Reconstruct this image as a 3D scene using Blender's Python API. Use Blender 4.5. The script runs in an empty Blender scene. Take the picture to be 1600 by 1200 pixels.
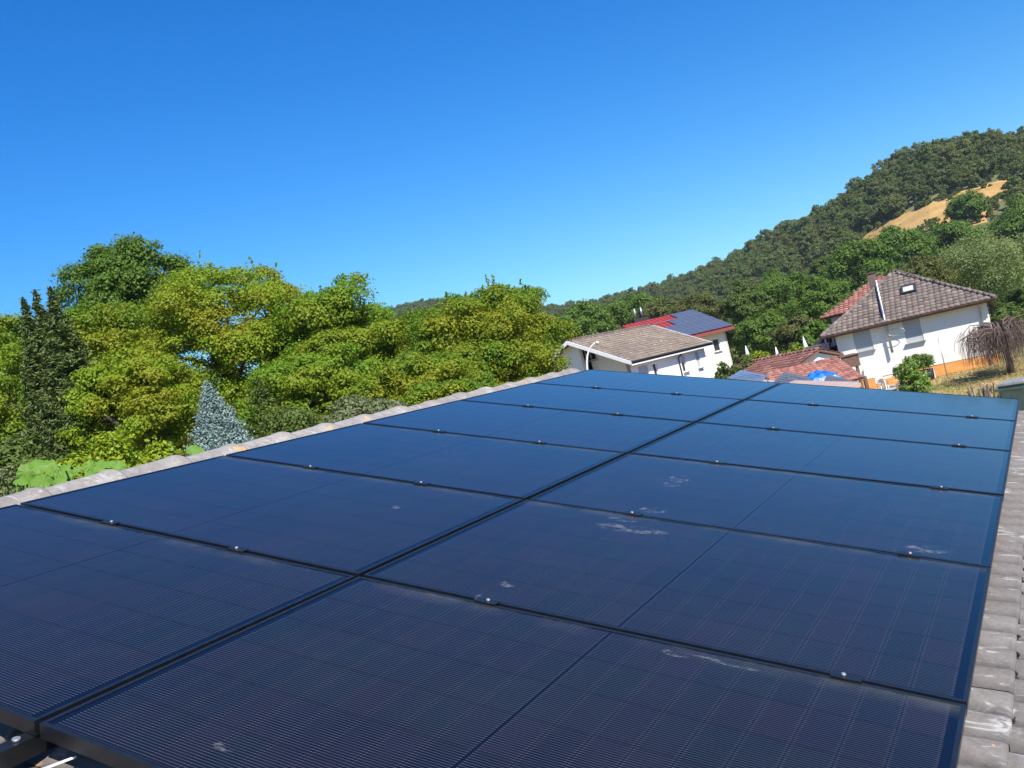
import bpy, math, random
import numpy as np
from mathutils import Vector, Matrix

random.seed(7)
RNG = np.random.default_rng(11)
scene = bpy.context.scene
col = scene.collection

# ------------------------------------------------------------------ camera
CAM = np.array([2.06165, -1.18848, 5.2])
RT = np.array([0.84108781, 0.4879662, -0.23336729])
DN = np.array([-0.20544675, -0.11090751, -0.97236369])
FW = np.array([-0.5003628, 0.8657878, 0.00696811])
FPX = 1473.76
cam_data = bpy.data.cameras.new('camera')
cam_data.sensor_fit = 'HORIZONTAL'
cam_data.sensor_width = 36.0
cam_data.lens = FPX / 1600 * 36
cam_data.clip_start = 0.05
cam_data.clip_end = 6000
cam = bpy.data.objects.new('camera', cam_data)
col.objects.link(cam)
m = Matrix.Identity(4)
for i in range(3):
    m[i][0] = RT[i]; m[i][1] = -DN[i]; m[i][2] = -FW[i]; m[i][3] = CAM[i]
cam.matrix_world = m
scene.camera = cam

# ------------------------------------------------------------------ sky and sun
SUN_AZ = math.atan2(0.80, -0.60)          # clockwise from +Y
SUN_EL = math.radians(47)
world = bpy.data.worlds.new('World')
scene.world = world
world.use_nodes = True
wn = world.node_tree.nodes; wl = world.node_tree.links
wn.clear()
sky = wn.new('ShaderNodeTexSky'); sky.sky_type = 'NISHITA'; sky.sun_disc = False
sky.sun_elevation = SUN_EL; sky.sun_rotation = SUN_AZ
sky.altitude = 100; sky.air_density = 1.25; sky.dust_density = 0.1; sky.ozone_density = 3.2
hsv = wn.new('ShaderNodeHueSaturation'); hsv.inputs['Saturation'].default_value = 1.45
hsv.inputs['Value'].default_value = 1.0
bg = wn.new('ShaderNodeBackground'); bg.inputs['Strength'].default_value = 0.113
wo = wn.new('ShaderNodeOutputWorld')
tint = wn.new('ShaderNodeMix'); tint.data_type = 'RGBA'; tint.blend_type = 'MULTIPLY'; tint.inputs[0].default_value = 1.0
tint.inputs[7].default_value = (.38, .64, .88, 1)          # the camera's deep blue rendering of the clear sky
wl.new(sky.outputs[0], hsv.inputs['Color']); wl.new(hsv.outputs[0], tint.inputs[6]); wl.new(tint.outputs[2], bg.inputs[0]); wl.new(bg.outputs[0], wo.inputs[0])

sun_data = bpy.data.lights.new('sun', 'SUN')
sun_data.energy = 5.0; sun_data.angle = math.radians(0.53); sun_data.color = (1.0, 0.955, 0.89)
sun = bpy.data.objects.new('sun', sun_data); col.objects.link(sun)
sd = Vector((math.sin(SUN_AZ) * math.cos(SUN_EL), math.cos(SUN_AZ) * math.cos(SUN_EL), math.sin(SUN_EL)))
sun.rotation_euler = sd.to_track_quat('Z', 'Y').to_euler()
sun.location = (20, -20, 30)

scene.view_settings.view_transform = 'Standard'
scene.view_settings.look = 'None'
scene.view_settings.exposure = 0.72
scene.view_settings.gamma = 1.0
scene.view_settings.use_curve_mapping = False
scene.render.engine = 'CYCLES'
scene.cycles.max_bounces = 8
HAZE = 0.00013
scene.cycles.transparent_max_bounces = 12

# ------------------------------------------------------------------ survey helpers
def ray(px, py):
    return FW + RT * (px - 800) / FPX + DN * (py - 600) / FPX
def at(px, py, d):
    r = ray(px, py); return CAM + r * d / math.hypot(r[0], r[1])
def gr(px, py, z=0.0):
    r = ray(px, py); return CAM + r * (z - CAM[2]) / r[2]
FH = FW[:2] / np.linalg.norm(FW[:2]); RH = np.array([FH[1], -FH[0]])
def az_of_px(px):
    # azimuth (deg, right of camera heading) of the horizon point at image column px
    r = ray(px, 411 + .24 * (1630 - px)); return math.degrees(math.atan2(r[:2] @ RH, r[:2] @ FH))
def az_of(x, y):
    dx = np.asarray(x) - CAM[0]; dy = np.asarray(y) - CAM[1]
    return np.degrees(np.arctan2(dx * RH[0] + dy * RH[1], dx * FH[0] + dy * FH[1]))
def sstep(a, b, x):
    t = np.clip((np.asarray(x, float) - a) / (b - a), 0, 1); return t * t * (3 - 2 * t)

# ------------------------------------------------------------------ object helpers
def tag(o, label=None, cat=None, group=None, kind=None):
    if label: o['label'] = label
    if cat: o['category'] = cat
    if group: o['group'] = group
    if kind: o['kind'] = kind
    return o
def empty(name, loc=(0, 0, 0), label=None, cat=None, group=None, rz=0.0, mat=None):
    o = bpy.data.objects.new(name, None); col.objects.link(o)
    o.empty_display_size = 0.2
    if mat is not None: o.matrix_world = mat
    else:
        o.location = tuple(float(v) for v in loc); o.rotation_euler = (0, 0, rz)
    return tag(o, label, cat, group)
def link(name, me, parent=None, loc=None):
    o = bpy.data.objects.new(name, me); col.objects.link(o)
    if parent is not None: o.parent = parent
    if loc is not None: o.location = loc
    return o

class MB:
    def __init__(s): s.v = []; s.f = []; s.sm = []
    def quad(s, a, b, c, d, smooth=False):
        n = len(s.v); s.v += [tuple(map(float, p)) for p in (a, b, c, d)]; s.f.append((n, n+1, n+2, n+3)); s.sm.append(smooth)
    def poly(s, pts, smooth=False):
        n = len(s.v); s.v += [tuple(map(float, p)) for p in pts]; s.f.append(tuple(range(n, n+len(pts)))); s.sm.append(smooth)
    def box(s, c, d, ax=None):
        c = np.array(c, float); h = np.array(d, float) / 2
        A = np.eye(3) if ax is None else np.array(ax, float)
        n = len(s.v)
        for sz in (-1, 1):
            for sx, sy in ((-1, -1), (1, -1), (1, 1), (-1, 1)):
                s.v.append(tuple(c + A[0] * sx * h[0] + A[1] * sy * h[1] + A[2] * sz * h[2]))
        for f in ((3, 2, 1, 0), (4, 5, 6, 7), (0, 1, 5, 4), (1, 2, 6, 5), (2, 3, 7, 6), (3, 0, 4, 7)):
            s.f.append(tuple(n + k for k in f)); s.sm.append(False)
        return s
    def bar(s, p, q, w, h=None, up=(0, 0, 1)):
        p = np.array(p, float); q = np.array(q, float); d = q - p; L = np.linalg.norm(d); d /= L
        u = np.array(up, float)
        if abs(d @ u) > .98: u = np.array((1., 0, 0))
        sx = np.cross(d, u); sx /= np.linalg.norm(sx); u = np.cross(sx, d)
        return s.box((p + q) / 2, (L, w, w if h is None else h), (d, -sx, u))
    def tube(s, pts, rad, n=8, cap=True):
        pts = [np.array(p, float) for p in pts]
        if not hasattr(rad, '__len__'): rad = [rad] * len(pts)
        base = len(s.v); prev = None
        for i, p in enumerate(pts):
            d = pts[min(i+1, len(pts)-1)] - pts[max(i-1, 0)]; d /= (np.linalg.norm(d) + 1e-9)
            if prev is None:
                a = np.cross(d, (0, 0, 1.)) if abs(d[2]) < .95 else np.cross(d, (1., 0, 0))
            else: a = prev - d * (prev @ d)
            a /= np.linalg.norm(a); b = np.cross(d, a); prev = a
            for k in range(n):
                t = 2 * math.pi * k / n
                s.v.append(tuple(p + rad[i] * (a * math.cos(t) + b * math.sin(t))))
        for i in range(len(pts) - 1):
            for k in range(n):
                k2 = (k + 1) % n
                s.f.append((base + i*n + k, base + i*n + k2, base + (i+1)*n + k2, base + (i+1)*n + k)); s.sm.append(True)
        if cap:
            s.f.append(tuple(base + k for k in range(n))[::-1]); s.sm.append(False)
            s.f.append(tuple(base + (len(pts)-1)*n + k for k in range(n))); s.sm.append(False)
        return s
    def prism(s, pts, off):
        # closed slab: polygon pts extruded by vector off
        pts = [np.array(p, float) for p in pts]; off = np.array(off, float); n = len(pts)
        s.poly(pts); s.poly([p + off for p in pts][::-1])
        for i in range(n):
            j = (i + 1) % n; s.quad(pts[i], pts[i] + off, pts[j] + off, pts[j])
        return s
    def mesh(s, name, mat):
        me = bpy.data.meshes.new(name); me.from_pydata(s.v, [], s.f)
        me.polygons.foreach_set('use_smooth', s.sm)
        if mat: me.materials.append(mat)
        me.update(); return me
    def build(s, name, mat, parent=None, loc=None):
        return link(name, s.mesh(name, mat), parent, loc)

def wall_with_holes(mb, o, e, n, W, H, th, holes, z0=0.0):
    """wall of width W, height H from o along e; thickness th towards -n; rectangular holes (x0,x1,z0,z1)"""
    o = np.array(o, float); e = np.array(e, float); n = np.array(n, float); z = np.array((0, 0, 1.))
    xs = sorted({0.0, W, *[h[0] for h in holes], *[h[1] for h in holes]})
    zs = sorted({z0, H, *[h[2] for h in holes], *[h[3] for h in holes]})
    for i in range(len(xs) - 1):
        for j in range(len(zs) - 1):
            cx = (xs[i] + xs[i+1]) / 2; cz = (zs[j] + zs[j+1]) / 2
            if any(h[0] < cx < h[1] and h[2] < cz < h[3] for h in holes): continue
            a = o + e * xs[i] + z * zs[j]; b = o + e * xs[i+1] + z * zs[j]
            c = o + e * xs[i+1] + z * zs[j+1]; d = o + e * xs[i] + z * zs[j+1]
            mb.quad(a, b, c, d); mb.quad(d - n*th, c - n*th, b - n*th, a - n*th)
    for (x0, x1, a0, a1) in holes:
        P = [o + e*x0 + z*a0, o + e*x1 + z*a0, o + e*x1 + z*a1, o + e*x0 + z*a1]
        for k in range(4):
            p, q = P[k], P[(k+1) % 4]; mb.quad(q, p, p - n*th, q - n*th)
    return mb

# ------------------------------------------------------------------ materials
def new_mat(name):
    mt = bpy.data.materials.new(name); mt.use_nodes = True
    nt = mt.node_tree; b = nt.nodes['Principled BSDF']; return mt, nt, b
def ramp(nt, stops, interp='LINEAR'):
    r = nt.nodes.new('ShaderNodeValToRGB'); r.color_ramp.interpolation = interp
    el = r.color_ramp.elements
    while len(el) > 1: el.remove(el[-1])
    el[0].position = stops[0][0]; el[0].color = (*stops[0][1], 1)
    for p, c in stops[1:]:
        e = el.new(p); e.color = (*c, 1)
    return r
def noise(nt, scale, detail=5, rough=.6, coord='Object', dist=0.0, stretch=None):
    tc = nt.nodes.new('ShaderNodeTexCoord'); n = nt.nodes.new('ShaderNodeTexNoise')
    n.inputs['Scale'].default_value = scale; n.inputs['Detail'].default_value = detail
    n.inputs['Roughness'].default_value = rough; n.inputs['Distortion'].default_value = dist
    if stretch:
        mp = nt.nodes.new('ShaderNodeMapping'); mp.inputs['Scale'].default_value = stretch
        nt.links.new(tc.outputs[coord], mp.inputs[0]); nt.links.new(mp.outputs[0], n.inputs[0])
    else: nt.links.new(tc.outputs[coord], n.inputs[0])
    return n
def math_n(nt, op, a, b=None, clamp=False):
    n = nt.nodes.new('ShaderNodeMath'); n.operation = op; n.use_clamp = clamp
    for i, v in enumerate((a, b)):
        if v is None: continue
        if isinstance(v, (int, float)): n.inputs[i].default_value = v
        else: nt.links.new(v, n.inputs[i])
    return n.outputs[0]
def mix(nt, fac, a, b, mode='MIX'):
    n = nt.nodes.new('ShaderNodeMix'); n.data_type = 'RGBA'; n.blend_type = mode
    for k, v in ((0, fac), (6, a), (7, b)):
        if isinstance(v, (int, float)): n.inputs[k].default_value = v
        elif isinstance(v, tuple): n.inputs[k].default_value = (*v, 1)
        else: nt.links.new(v, n.inputs[k])
    return n.outputs[2]
def simple(name, c, rough=.6, metal=0.0, var=.15, scale=8, bump=0.0, c2=None, coord='Object', spec=.5):
    mt, nt, b = new_mat(name)
    n = noise(nt, scale, coord=coord)
    c2 = c2 or tuple(v * (1 - var * 2) for v in c); c1 = c if c2 is None else tuple(min(1, v * (1 + var * .6)) for v in c)
    r = ramp(nt, [(.3, c2), (.7, c1)]); nt.links.new(n.outputs[0], r.inputs[0])
    nt.links.new(r.outputs[0], b.inputs['Base Color'])
    b.inputs['Roughness'].default_value = rough; b.inputs['Metallic'].default_value = metal
    b.inputs['Specular IOR Level'].default_value = spec
    if bump:
        bp = nt.nodes.new('ShaderNodeBump'); bp.inputs['Strength'].default_value = bump; bp.inputs['Distance'].default_value = .02
        nt.links.new(n.outputs[0], bp.inputs['Height']); nt.links.new(bp.outputs[0], b.inputs['Normal'])
    return mt
def tile_mat(name, cols, lichen=None, lam=.62, scale=9, rough=.85, grime=.5):
    """roof tiles: each island (tile) its own tint, mottled, with lichen spots"""
    mt, nt, b = new_mat(name)
    g = nt.nodes.new('ShaderNodeNewGeometry'); oi = nt.nodes.new('ShaderNodeObjectInfo')
    s = math_n(nt, 'FRACT', math_n(nt, 'ADD', g.outputs['Random Per Island'], oi.outputs['Random']))
    r = ramp(nt, [(i / (len(cols) - 1), c) for i, c in enumerate(cols)]); nt.links.new(s, r.inputs[0])
    n = noise(nt, scale, 8, .7, coord='Object')
    n2 = noise(nt, scale * .13, 4, .6, coord='Object')
    m1 = mix(nt, 1.0, r.outputs[0], ramp_out(nt, n.outputs[0], [(.3, (1 - grime,) * 3), (.62, (1.1,) * 3)]), 'MULTIPLY')
    m1 = mix(nt, 1.0, m1, ramp_out(nt, n2.outputs[0], [(.3, (.8, .8, .82)), (.7, (1.12, 1.1, 1.08))]), 'MULTIPLY')
    if lichen:
        l = noise(nt, scale * 1.7, 6, .75, coord='Object', dist=.4)
        f = ramp_out(nt, l.outputs[0], [(lam, (0, 0, 0)), (lam + .05, (1, 1, 1))])
        m1 = mix(nt, f, m1, lichen)
    nt.links.new(m1, b.inputs['Base Color'])
    b.inputs['Roughness'].default_value = rough
    bp = nt.nodes.new('ShaderNodeBump'); bp.inputs['Strength'].default_value = .35; bp.inputs['Distance'].default_value = .01
    nt.links.new(n.outputs[0], bp.inputs['Height']); nt.links.new(bp.outputs[0], b.inputs['Normal'])
    return mt
def ramp_out(nt, src, stops):
    r = ramp(nt, stops); nt.links.new(src, r.inputs[0]); return r.outputs[0]

def leaf_mat(name, cols, trans=.35, patch=None, patch_scale=.35, inst=False, rough=.55):
    mt = bpy.data.materials.new(name); mt.use_nodes = True; nt = mt.node_tree; nt.nodes.clear()
    g = nt.nodes.new('ShaderNodeNewGeometry')
    r = ramp(nt, [(i / (len(cols) - 1), c) for i, c in enumerate(cols)])
    if inst:
        oi = nt.nodes.new('ShaderNodeObjectInfo')
        s = math_n(nt, 'ADD', math_n(nt, 'MULTIPLY', g.outputs['Random Per Island'], .25), math_n(nt, 'MULTIPLY', oi.outputs['Random'], .75))
        nt.links.new(s, r.inputs[0])
    else: nt.links.new(g.outputs['Random Per Island'], r.inputs[0])
    c = r.outputs[0]
    if patch:
        n = noise(nt, patch_scale, 3, .6, coord='Object')
        f = ramp_out(nt, n.outputs[0], [(.45, (0, 0, 0)), (.62, (1, 1, 1))])
        c = mix(nt, f, c, mix(nt, g.outputs['Random Per Island'], patch, tuple(v * .75 for v in patch)))
    pb = nt.nodes.new('ShaderNodeBsdfPrincipled'); nt.links.new(c, pb.inputs['Base Color'])
    pb.inputs['Roughness'].default_value = rough; pb.inputs['Specular IOR Level'].default_value = .22
    tr = nt.nodes.new('ShaderNodeBsdfTranslucent')
    tc = mix(nt, 1.0, c, (1.25, 1.25, .55), 'MULTIPLY'); nt.links.new(tc, tr.inputs[0])
    ms = nt.nodes.new('ShaderNodeMixShader'); ms.inputs[0].default_value = trans
    o = nt.nodes.new('ShaderNodeOutputMaterial')
    nt.links.new(pb.outputs[0], ms.inputs[1]); nt.links.new(tr.outputs[0], ms.inputs[2]); nt.links.new(ms.outputs[0], o.inputs[0])
    return mt

M = {}
M['bark'] = simple('bark', (.10, .075, .05), .9, var=.3, scale=12, bump=.6)
M['pale_bark'] = simple('pale_bark', (.26, .21, .15), .9, var=.25, scale=12, bump=.4)
M['black_metal'] = simple('black_anodised_metal', (.010, .011, .013), .36, .0, .2, 30)
M['silver'] = simple('bright_steel', (.34, .35, .37), .5, .6, .05, 20)
M['zinc'] = simple('zinc_metal', (.42, .43, .44), .42, .8, .1, 6)
M['white_paint'] = simple('white_paint', (.78, .78, .77), .6, 0, .04, 3)
M['white_render'] = simple('white_render', (.80, .79, .765), .9, 0, .03, 1.2, .1)
M['warm_render'] = simple('warm_white_render', (.80, .765, .69), .9, 0, .03, 1.2, .1)
M['cream_render'] = simple('cream_render', (.78, .74, .63), .9, 0, .03, 1.2, .1)
M['shutter'] = simple('grey_shutter', (.46, .465, .47), .6, 0, .03, 3)
M['glass_dark'] = simple('window_glass', (.03, .035, .04), .08, 0, .1, 2)
M['wood_fascia'] = simple('brown_fascia', (.16, .085, .055), .7, 0, .2, 9)
M['dark'] = simple('dark_cloth', (.02, .021, .024), .8, 0, .1, 5)
M['grey_plastic'] = simple('grey_green_plastic', (.10, .14, .13), .45, 0, .2, 3)
M['white_plastic'] = simple('white_plastic', (.75, .75, .74), .45, 0, .05, 5)
M['lamp_pole'] = simple('lamp_pole_paint', (.62, .63, .62), .5, 0, .05, 5)
M['pink_sheet'] = simple('faded_pink_roofing', (.42, .31, .28), .8, 0, .12, 2)
M['blue_plastic'] = simple('blue_plastic', (.015, .16, .62), .4, 0, .25, 2.5, .8)
M['red_metal'] = simple('red_sheet_roof', (.33, .035, .03), .5, 0, .1, 1.5)
M['terracotta'] = simple('terracotta', (.45, .16, .08), .8, 0, .15, 9)
M['timber'] = simple('pale_timber', (.55, .38, .2), .8, 0, .2, 14)
M['grey_timber'] = simple('weathered_timber', (.17, .14, .12), .9, 0, .3, 14)
M['orange_plinth'] = None

mt, nt, b = new_mat('orange_plinth')
n = noise(nt, 1.2, 6, .65, stretch=(1, 1, 9)); r = ramp_out(nt, n.outputs[0], [(.3, (.52, .20, .05)), (.55, (.74, .33, .09)), (.75, (.80, .45, .18))])
nt.links.new(r, b.inputs['Base Color']); b.inputs['Roughness'].default_value = .9
M['orange_plinth'] = mt

# concrete roof tile close-up (grey, mottled, white lichen, orange spots)
def own_tile_mat(name, cols, orange=.70, trough_shade=False):
    mt, nt, b = new_mat(name)
    oi = nt.nodes.new('ShaderNodeObjectInfo')
    r = ramp(nt, [(i / (len(cols) - 1), c) for i, c in enumerate(cols)]); nt.links.new(oi.outputs['Random'], r.inputs[0])
    n1 = noise(nt, 14, 9, .7, coord='Object'); n2 = noise(nt, 90, 5, .7, coord='Object'); n3 = noise(nt, 5, 4, .6, coord='Object', dist=.5)
    tc = nt.nodes.new('ShaderNodeTexCoord')
    c = mix(nt, 1.0, r.outputs[0], ramp_out(nt, n1.outputs[0], [(.28, (.66, .65, .64)), (.6, (1.1, 1.1, 1.1))]), 'MULTIPLY')
    c = mix(nt, 1.0, c, ramp_out(nt, n2.outputs[0], [(.3, (.82,) * 3), (.7, (1.12,) * 3)]), 'MULTIPLY')
    # offset per tile so that the spots differ
    ad = nt.nodes.new('ShaderNodeVectorMath'); ad.operation = 'ADD'
    cb = nt.nodes.new('ShaderNodeCombineXYZ'); sc_ = math_n(nt, 'MULTIPLY', oi.outputs['Random'], 57.0)
    for k in range(3): nt.links.new(sc_, cb.inputs[k])
    nt.links.new(tc.outputs['Object'], ad.inputs[0]); nt.links.new(cb.outputs[0], ad.inputs[1])
    l = nt.nodes.new('ShaderNodeTexNoise'); l.inputs['Scale'].default_value = 17; l.inputs['Detail'].default_value = 7; l.inputs['Roughness'].default_value = .72; l.inputs['Distortion'].default_value = .8
    mpl = nt.nodes.new('ShaderNodeMapping'); mpl.inputs['Scale'].default_value = (.35, 1.6, 1); nt.links.new(ad.outputs[0], mpl.inputs[0]); nt.links.new(mpl.outputs[0], l.inputs[0])
    c = mix(nt, ramp_out(nt, l.outputs[0], [(.565, (0, 0, 0)), (.64, (.7,) * 3)]), c, (.42, .41, .39))
    o = nt.nodes.new('ShaderNodeTexNoise'); o.inputs['Scale'].default_value = 11; o.inputs['Detail'].default_value = 5; o.inputs['Roughness'].default_value = .6
    ad2 = nt.nodes.new('ShaderNodeVectorMath'); ad2.operation = 'ADD'; ad2.inputs[1].default_value = (13.1, 4.2, 7.7)
    nt.links.new(ad.outputs[0], ad2.inputs[0]); nt.links.new(ad2.outputs[0], o.inputs[0])
    c = mix(nt, ramp_out(nt, o.outputs[0], [(orange, (0, 0, 0)), (orange + .03, (1, 1, 1))]), c, (.62, .27, .09))
    k = nt.nodes.new('ShaderNodeTexNoise'); k.inputs['Scale'].default_value = 38; k.inputs['Detail'].default_value = 4
    nt.links.new(ad2.outputs[0], k.inputs[0])
    c = mix(nt, ramp_out(nt, k.outputs[0], [(.66, (0, 0, 0)), (.72, (.8,) * 3)]), c, (.13, .12, .10))
    if trough_shade:  # wave shading painted into the tile colour as dark bands along the hollows
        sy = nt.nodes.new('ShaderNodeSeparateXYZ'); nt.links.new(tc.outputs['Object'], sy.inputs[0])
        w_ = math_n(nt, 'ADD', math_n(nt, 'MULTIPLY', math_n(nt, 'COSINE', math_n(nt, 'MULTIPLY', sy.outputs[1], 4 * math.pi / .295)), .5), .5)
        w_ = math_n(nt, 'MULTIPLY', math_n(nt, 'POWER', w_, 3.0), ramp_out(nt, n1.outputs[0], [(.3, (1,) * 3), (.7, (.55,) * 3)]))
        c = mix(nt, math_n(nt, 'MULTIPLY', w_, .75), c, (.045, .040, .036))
    nt.links.new(c, b.inputs['Base Color']); b.inputs['Roughness'].default_value = .82; b.inputs['Specular IOR Level'].default_value = .4
    bp = nt.nodes.new('ShaderNodeBump'); bp.inputs['Strength'].default_value = .5; bp.inputs['Distance'].default_value = .006
    h = math_n(nt, 'ADD', n1.outputs[0], math_n(nt, 'MULTIPLY', n2.outputs[0], .5))
    nt.links.new(h, bp.inputs['Height']); nt.links.new(bp.outputs[0], b.inputs['Normal'])
    return mt
M['own_tile'] = own_tile_mat('grey_concrete_tile', [(.135, .120, .110), (.172, .155, .143), (.15, .132, .12), (.185, .170, .158)], trough_shade=True)
M['ridge_tile'] = own_tile_mat('grey_ridge_tile', [(.225, .20, .18), (.28, .255, .23), (.25, .22, .195)], .64)
M['mortar_dirt'] = simple('black_moss_dirt', (.035, .032, .028), 1, 0, .3, 60, .8)

# PV cell
mt, nt, b = new_mat('solar_cell')
oi = nt.nodes.new('ShaderNodeObjectInfo'); tc = nt.nodes.new('ShaderNodeTexCoord')
sep = nt.nodes.new('ShaderNodeSeparateXYZ'); nt.links.new(tc.outputs['Object'], sep.inputs[0])
fy = math_n(nt, 'FRACT', math_n(nt, 'ADD', math_n(nt, 'DIVIDE', sep.outputs[1], .00895), 50.5))
ln = math_n(nt, 'ABSOLUTE', math_n(nt, 'SUBTRACT', fy, .5))
line = math_n(nt, 'SUBTRACT', 1.0, math_n(nt, 'DIVIDE', ln, .16), True)
ax = math_n(nt, 'ABSOLUTE', sep.outputs[0])
edge = math_n(nt, 'MULTIPLY', math_n(nt, 'SUBTRACT', ax, .0385), 400.0, True)
base = ramp(nt, [(0, (.003, .004, .008)), (.3, (.006, .005, .010)), (.6, (.003, .006, .008)), (.85, (.008, .005, .010)), (1, (.002, .005, .007))])
nt.links.new(oi.outputs['Random'], base.inputs[0])
nb_ = noise(nt, 900, 2, .5, stretch=(1, .02, 1)); 
c = mix(nt, 1.0, base.outputs[0], ramp_out(nt, nb_.outputs[0], [(.3, (.8,) * 3), (.7, (1.2,) * 3)]), 'MULTIPLY')
linec = mix(nt, edge, (.056, .058, .068), (.088, .09, .10))
c = mix(nt, line, c, linec)
tg = noise(nt, 1.3, 6, .65, coord='Object'); 
geo = nt.nodes.new('ShaderNodeNewGeometry')
dn = nt.nodes.new('ShaderNodeTexNoise'); dn.inputs['Scale'].default_value = 2.2; dn.inputs['Detail'].default_value = 7; dn.inputs['Roughness'].default_value = .68
nt.links.new(geo.outputs['Position'], dn.inputs[0])
c = mix(nt, math_n(nt, 'MULTIPLY', ramp_out(nt, dn.outputs[0], [(.35, (0, 0, 0)), (.75, (1, 1, 1))]), .012), c, (.35, .33, .31))
nt.links.new(c, b.inputs['Base Color'])
b.inputs['Roughness'].default_value = .5; b.inputs['Specular IOR Level'].default_value = 0
b.inputs['Coat Weight'].default_value = 1.0; b.inputs['Coat IOR'].default_value = 1.37
nt.links.new(ramp_out(nt, dn.outputs[0], [(.3, (.05,) * 3), (.75, (.11,) * 3)]), b.inputs['Coat Roughness'])
M['cell'] = mt
mt, nt, b = new_mat('black_backsheet')
b.inputs['Base Color'].default_value = (.003, .004, .009, 1); b.inputs['Roughness'].default_value = .5
b.inputs['Specular IOR Level'].default_value = 0; b.inputs['Coat Weight'].default_value = 1.0; b.inputs['Coat IOR'].default_value = 1.37; b.inputs['Coat Roughness'].default_value = .1
M['backsheet'] = mt

def smudge_mat(name, seed, ring):
    mt = bpy.data.materials.new(name); mt.use_nodes = True; nt = mt.node_tree; nt.nodes.clear()
    tc = nt.nodes.new('ShaderNodeTexCoord')
    mp = nt.nodes.new('ShaderNodeMapping'); mp.inputs['Location'].default_value = (-.5, -.5, 0); nt.links.new(tc.outputs['Generated'], mp.inputs[0])
    sp = nt.nodes.new('ShaderNodeSeparateXYZ'); nt.links.new(mp.outputs[0], sp.inputs[0])
    x2 = math_n(nt, 'MULTIPLY', sp.outputs[0], sp.outputs[0]); y2 = math_n(nt, 'MULTIPLY', sp.outputs[1], sp.outputs[1])
    rad = math_n(nt, 'SQRT', math_n(nt, 'ADD', x2, y2))
    n = noise(nt, 38, 6, .8, coord='Object', dist=.6); n2 = noise(nt, 9 + seed, 3, .6, coord='Object')
    prof = ramp_out(nt, rad, [(.0, (.35 if ring else 1,) * 3), (.28, (.25 if ring else .8,) * 3), (.36, (1,) * 3), (.42, (.8 if ring else .3,) * 3), (.49, (0,) * 3)])
    f = math_n(nt, 'MULTIPLY', prof, ramp_out(nt, n.outputs[0], [(.44, (0,) * 3), (.6, (1,) * 3)]))
    f = math_n(nt, 'MULTIPLY', f, ramp_out(nt, n2.outputs[0], [(.42, (0,) * 3), (.55, (1,) * 3)]))
    f = math_n(nt, 'MULTIPLY', f, .21)
    d = nt.nodes.new('ShaderNodeBsdfDiffuse'); d.inputs[0].default_value = (.5, .5, .5, 1)
    t = nt.nodes.new('ShaderNodeBsdfTransparent'); ms = nt.nodes.new('ShaderNodeMixShader'); o = nt.nodes.new('ShaderNodeOutputMaterial')
    nt.links.new(f, ms.inputs[0]); nt.links.new(t.outputs[0], ms.inputs[1]); nt.links.new(d.outputs[0], ms.inputs[2]); nt.links.new(ms.outputs[0], o.inputs[0])
    return mt
def film_mat():
    mt = bpy.data.materials.new('dust_film'); mt.use_nodes = True; nt = mt.node_tree; nt.nodes.clear()
    tc = nt.nodes.new('ShaderNodeTexCoord'); sp = nt.nodes.new('ShaderNodeSeparateXYZ'); nt.links.new(tc.outputs['Generated'], sp.inputs[0])
    geo = nt.nodes.new('ShaderNodeNewGeometry'); n = nt.nodes.new('ShaderNodeTexNoise'); n.inputs['Scale'].default_value = 3.2; n.inputs['Detail'].default_value = 8; n.inputs['Roughness'].default_value = .7
    nt.links.new(geo.outputs['Position'], n.inputs[0])
    f = math_n(nt, 'MULTIPLY', ramp_out(nt, n.outputs[0], [(.42, (0,) * 3), (.68, (1,) * 3)]), ramp_out(nt, sp.outputs[1], [(0, (0,) * 3), (.75, (.6,) * 3), (1, (1,) * 3)]))
    f = math_n(nt, 'MULTIPLY', f, .15)
    d = nt.nodes.new('ShaderNodeBsdfDiffuse'); d.inputs[0].default_value = (.33, .34, .28, 1)
    t = nt.nodes.new('ShaderNodeBsdfTransparent'); ms = nt.nodes.new('ShaderNodeMixShader'); o = nt.nodes.new('ShaderNodeOutputMaterial')
    nt.links.new(f, ms.inputs[0]); nt.links.new(t.outputs[0], ms.inputs[1]); nt.links.new(d.outputs[0], ms.inputs[2]); nt.links.new(ms.outputs[0], o.inputs[0])
    return mt
M['film'] = film_mat()
M['print_ring'] = smudge_mat('dusty_shoe_print', 1, True)
M['print_blot'] = smudge_mat('dusty_smear', 3, False)

# ground
mt, nt, b = new_mat('ground_grass')
n1 = noise(nt, .25, 6, .65); n2 = noise(nt, 6, 6, .7); n3 = noise(nt, .035, 4, .6)
g1 = ramp_out(nt, n1.outputs[0], [(.38, (.10, .14, .035)), (.48, (.27, .22, .08)), (.60, (.42, .30, .14))])
g2 = mix(nt, 1.0, g1, ramp_out(nt, n2.outputs[0], [(.3, (.6,) * 3), (.7, (1.25,) * 3)]), 'MULTIPLY')
nt.links.new(g2, b.inputs['Base Color']); b.inputs['Roughness'].default_value = 1; b.inputs['Specular IOR Level'].default_value = .1
bp = nt.nodes.new('ShaderNodeBump'); bp.inputs['Strength'].default_value = .6; bp.inputs['Distance'].default_value = .05
nt.links.new(n2.outputs[0], bp.inputs['Height']); nt.links.new(bp.outputs[0], b.inputs['Normal'])
M['ground'] = mt
mt, nt, b = new_mat('forest_floor')
n1 = noise(nt, .05, 6, .65); g1 = ramp_out(nt, n1.outputs[0], [(.35, (.06, .08, .025)), (.65, (.16, .15, .055))])
nt.links.new(g1, b.inputs['Base Color']); b.inputs['Roughness'].default_value = 1
M['forest_floor'] = mt
mt, nt, b = new_mat('dry_meadow')
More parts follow.
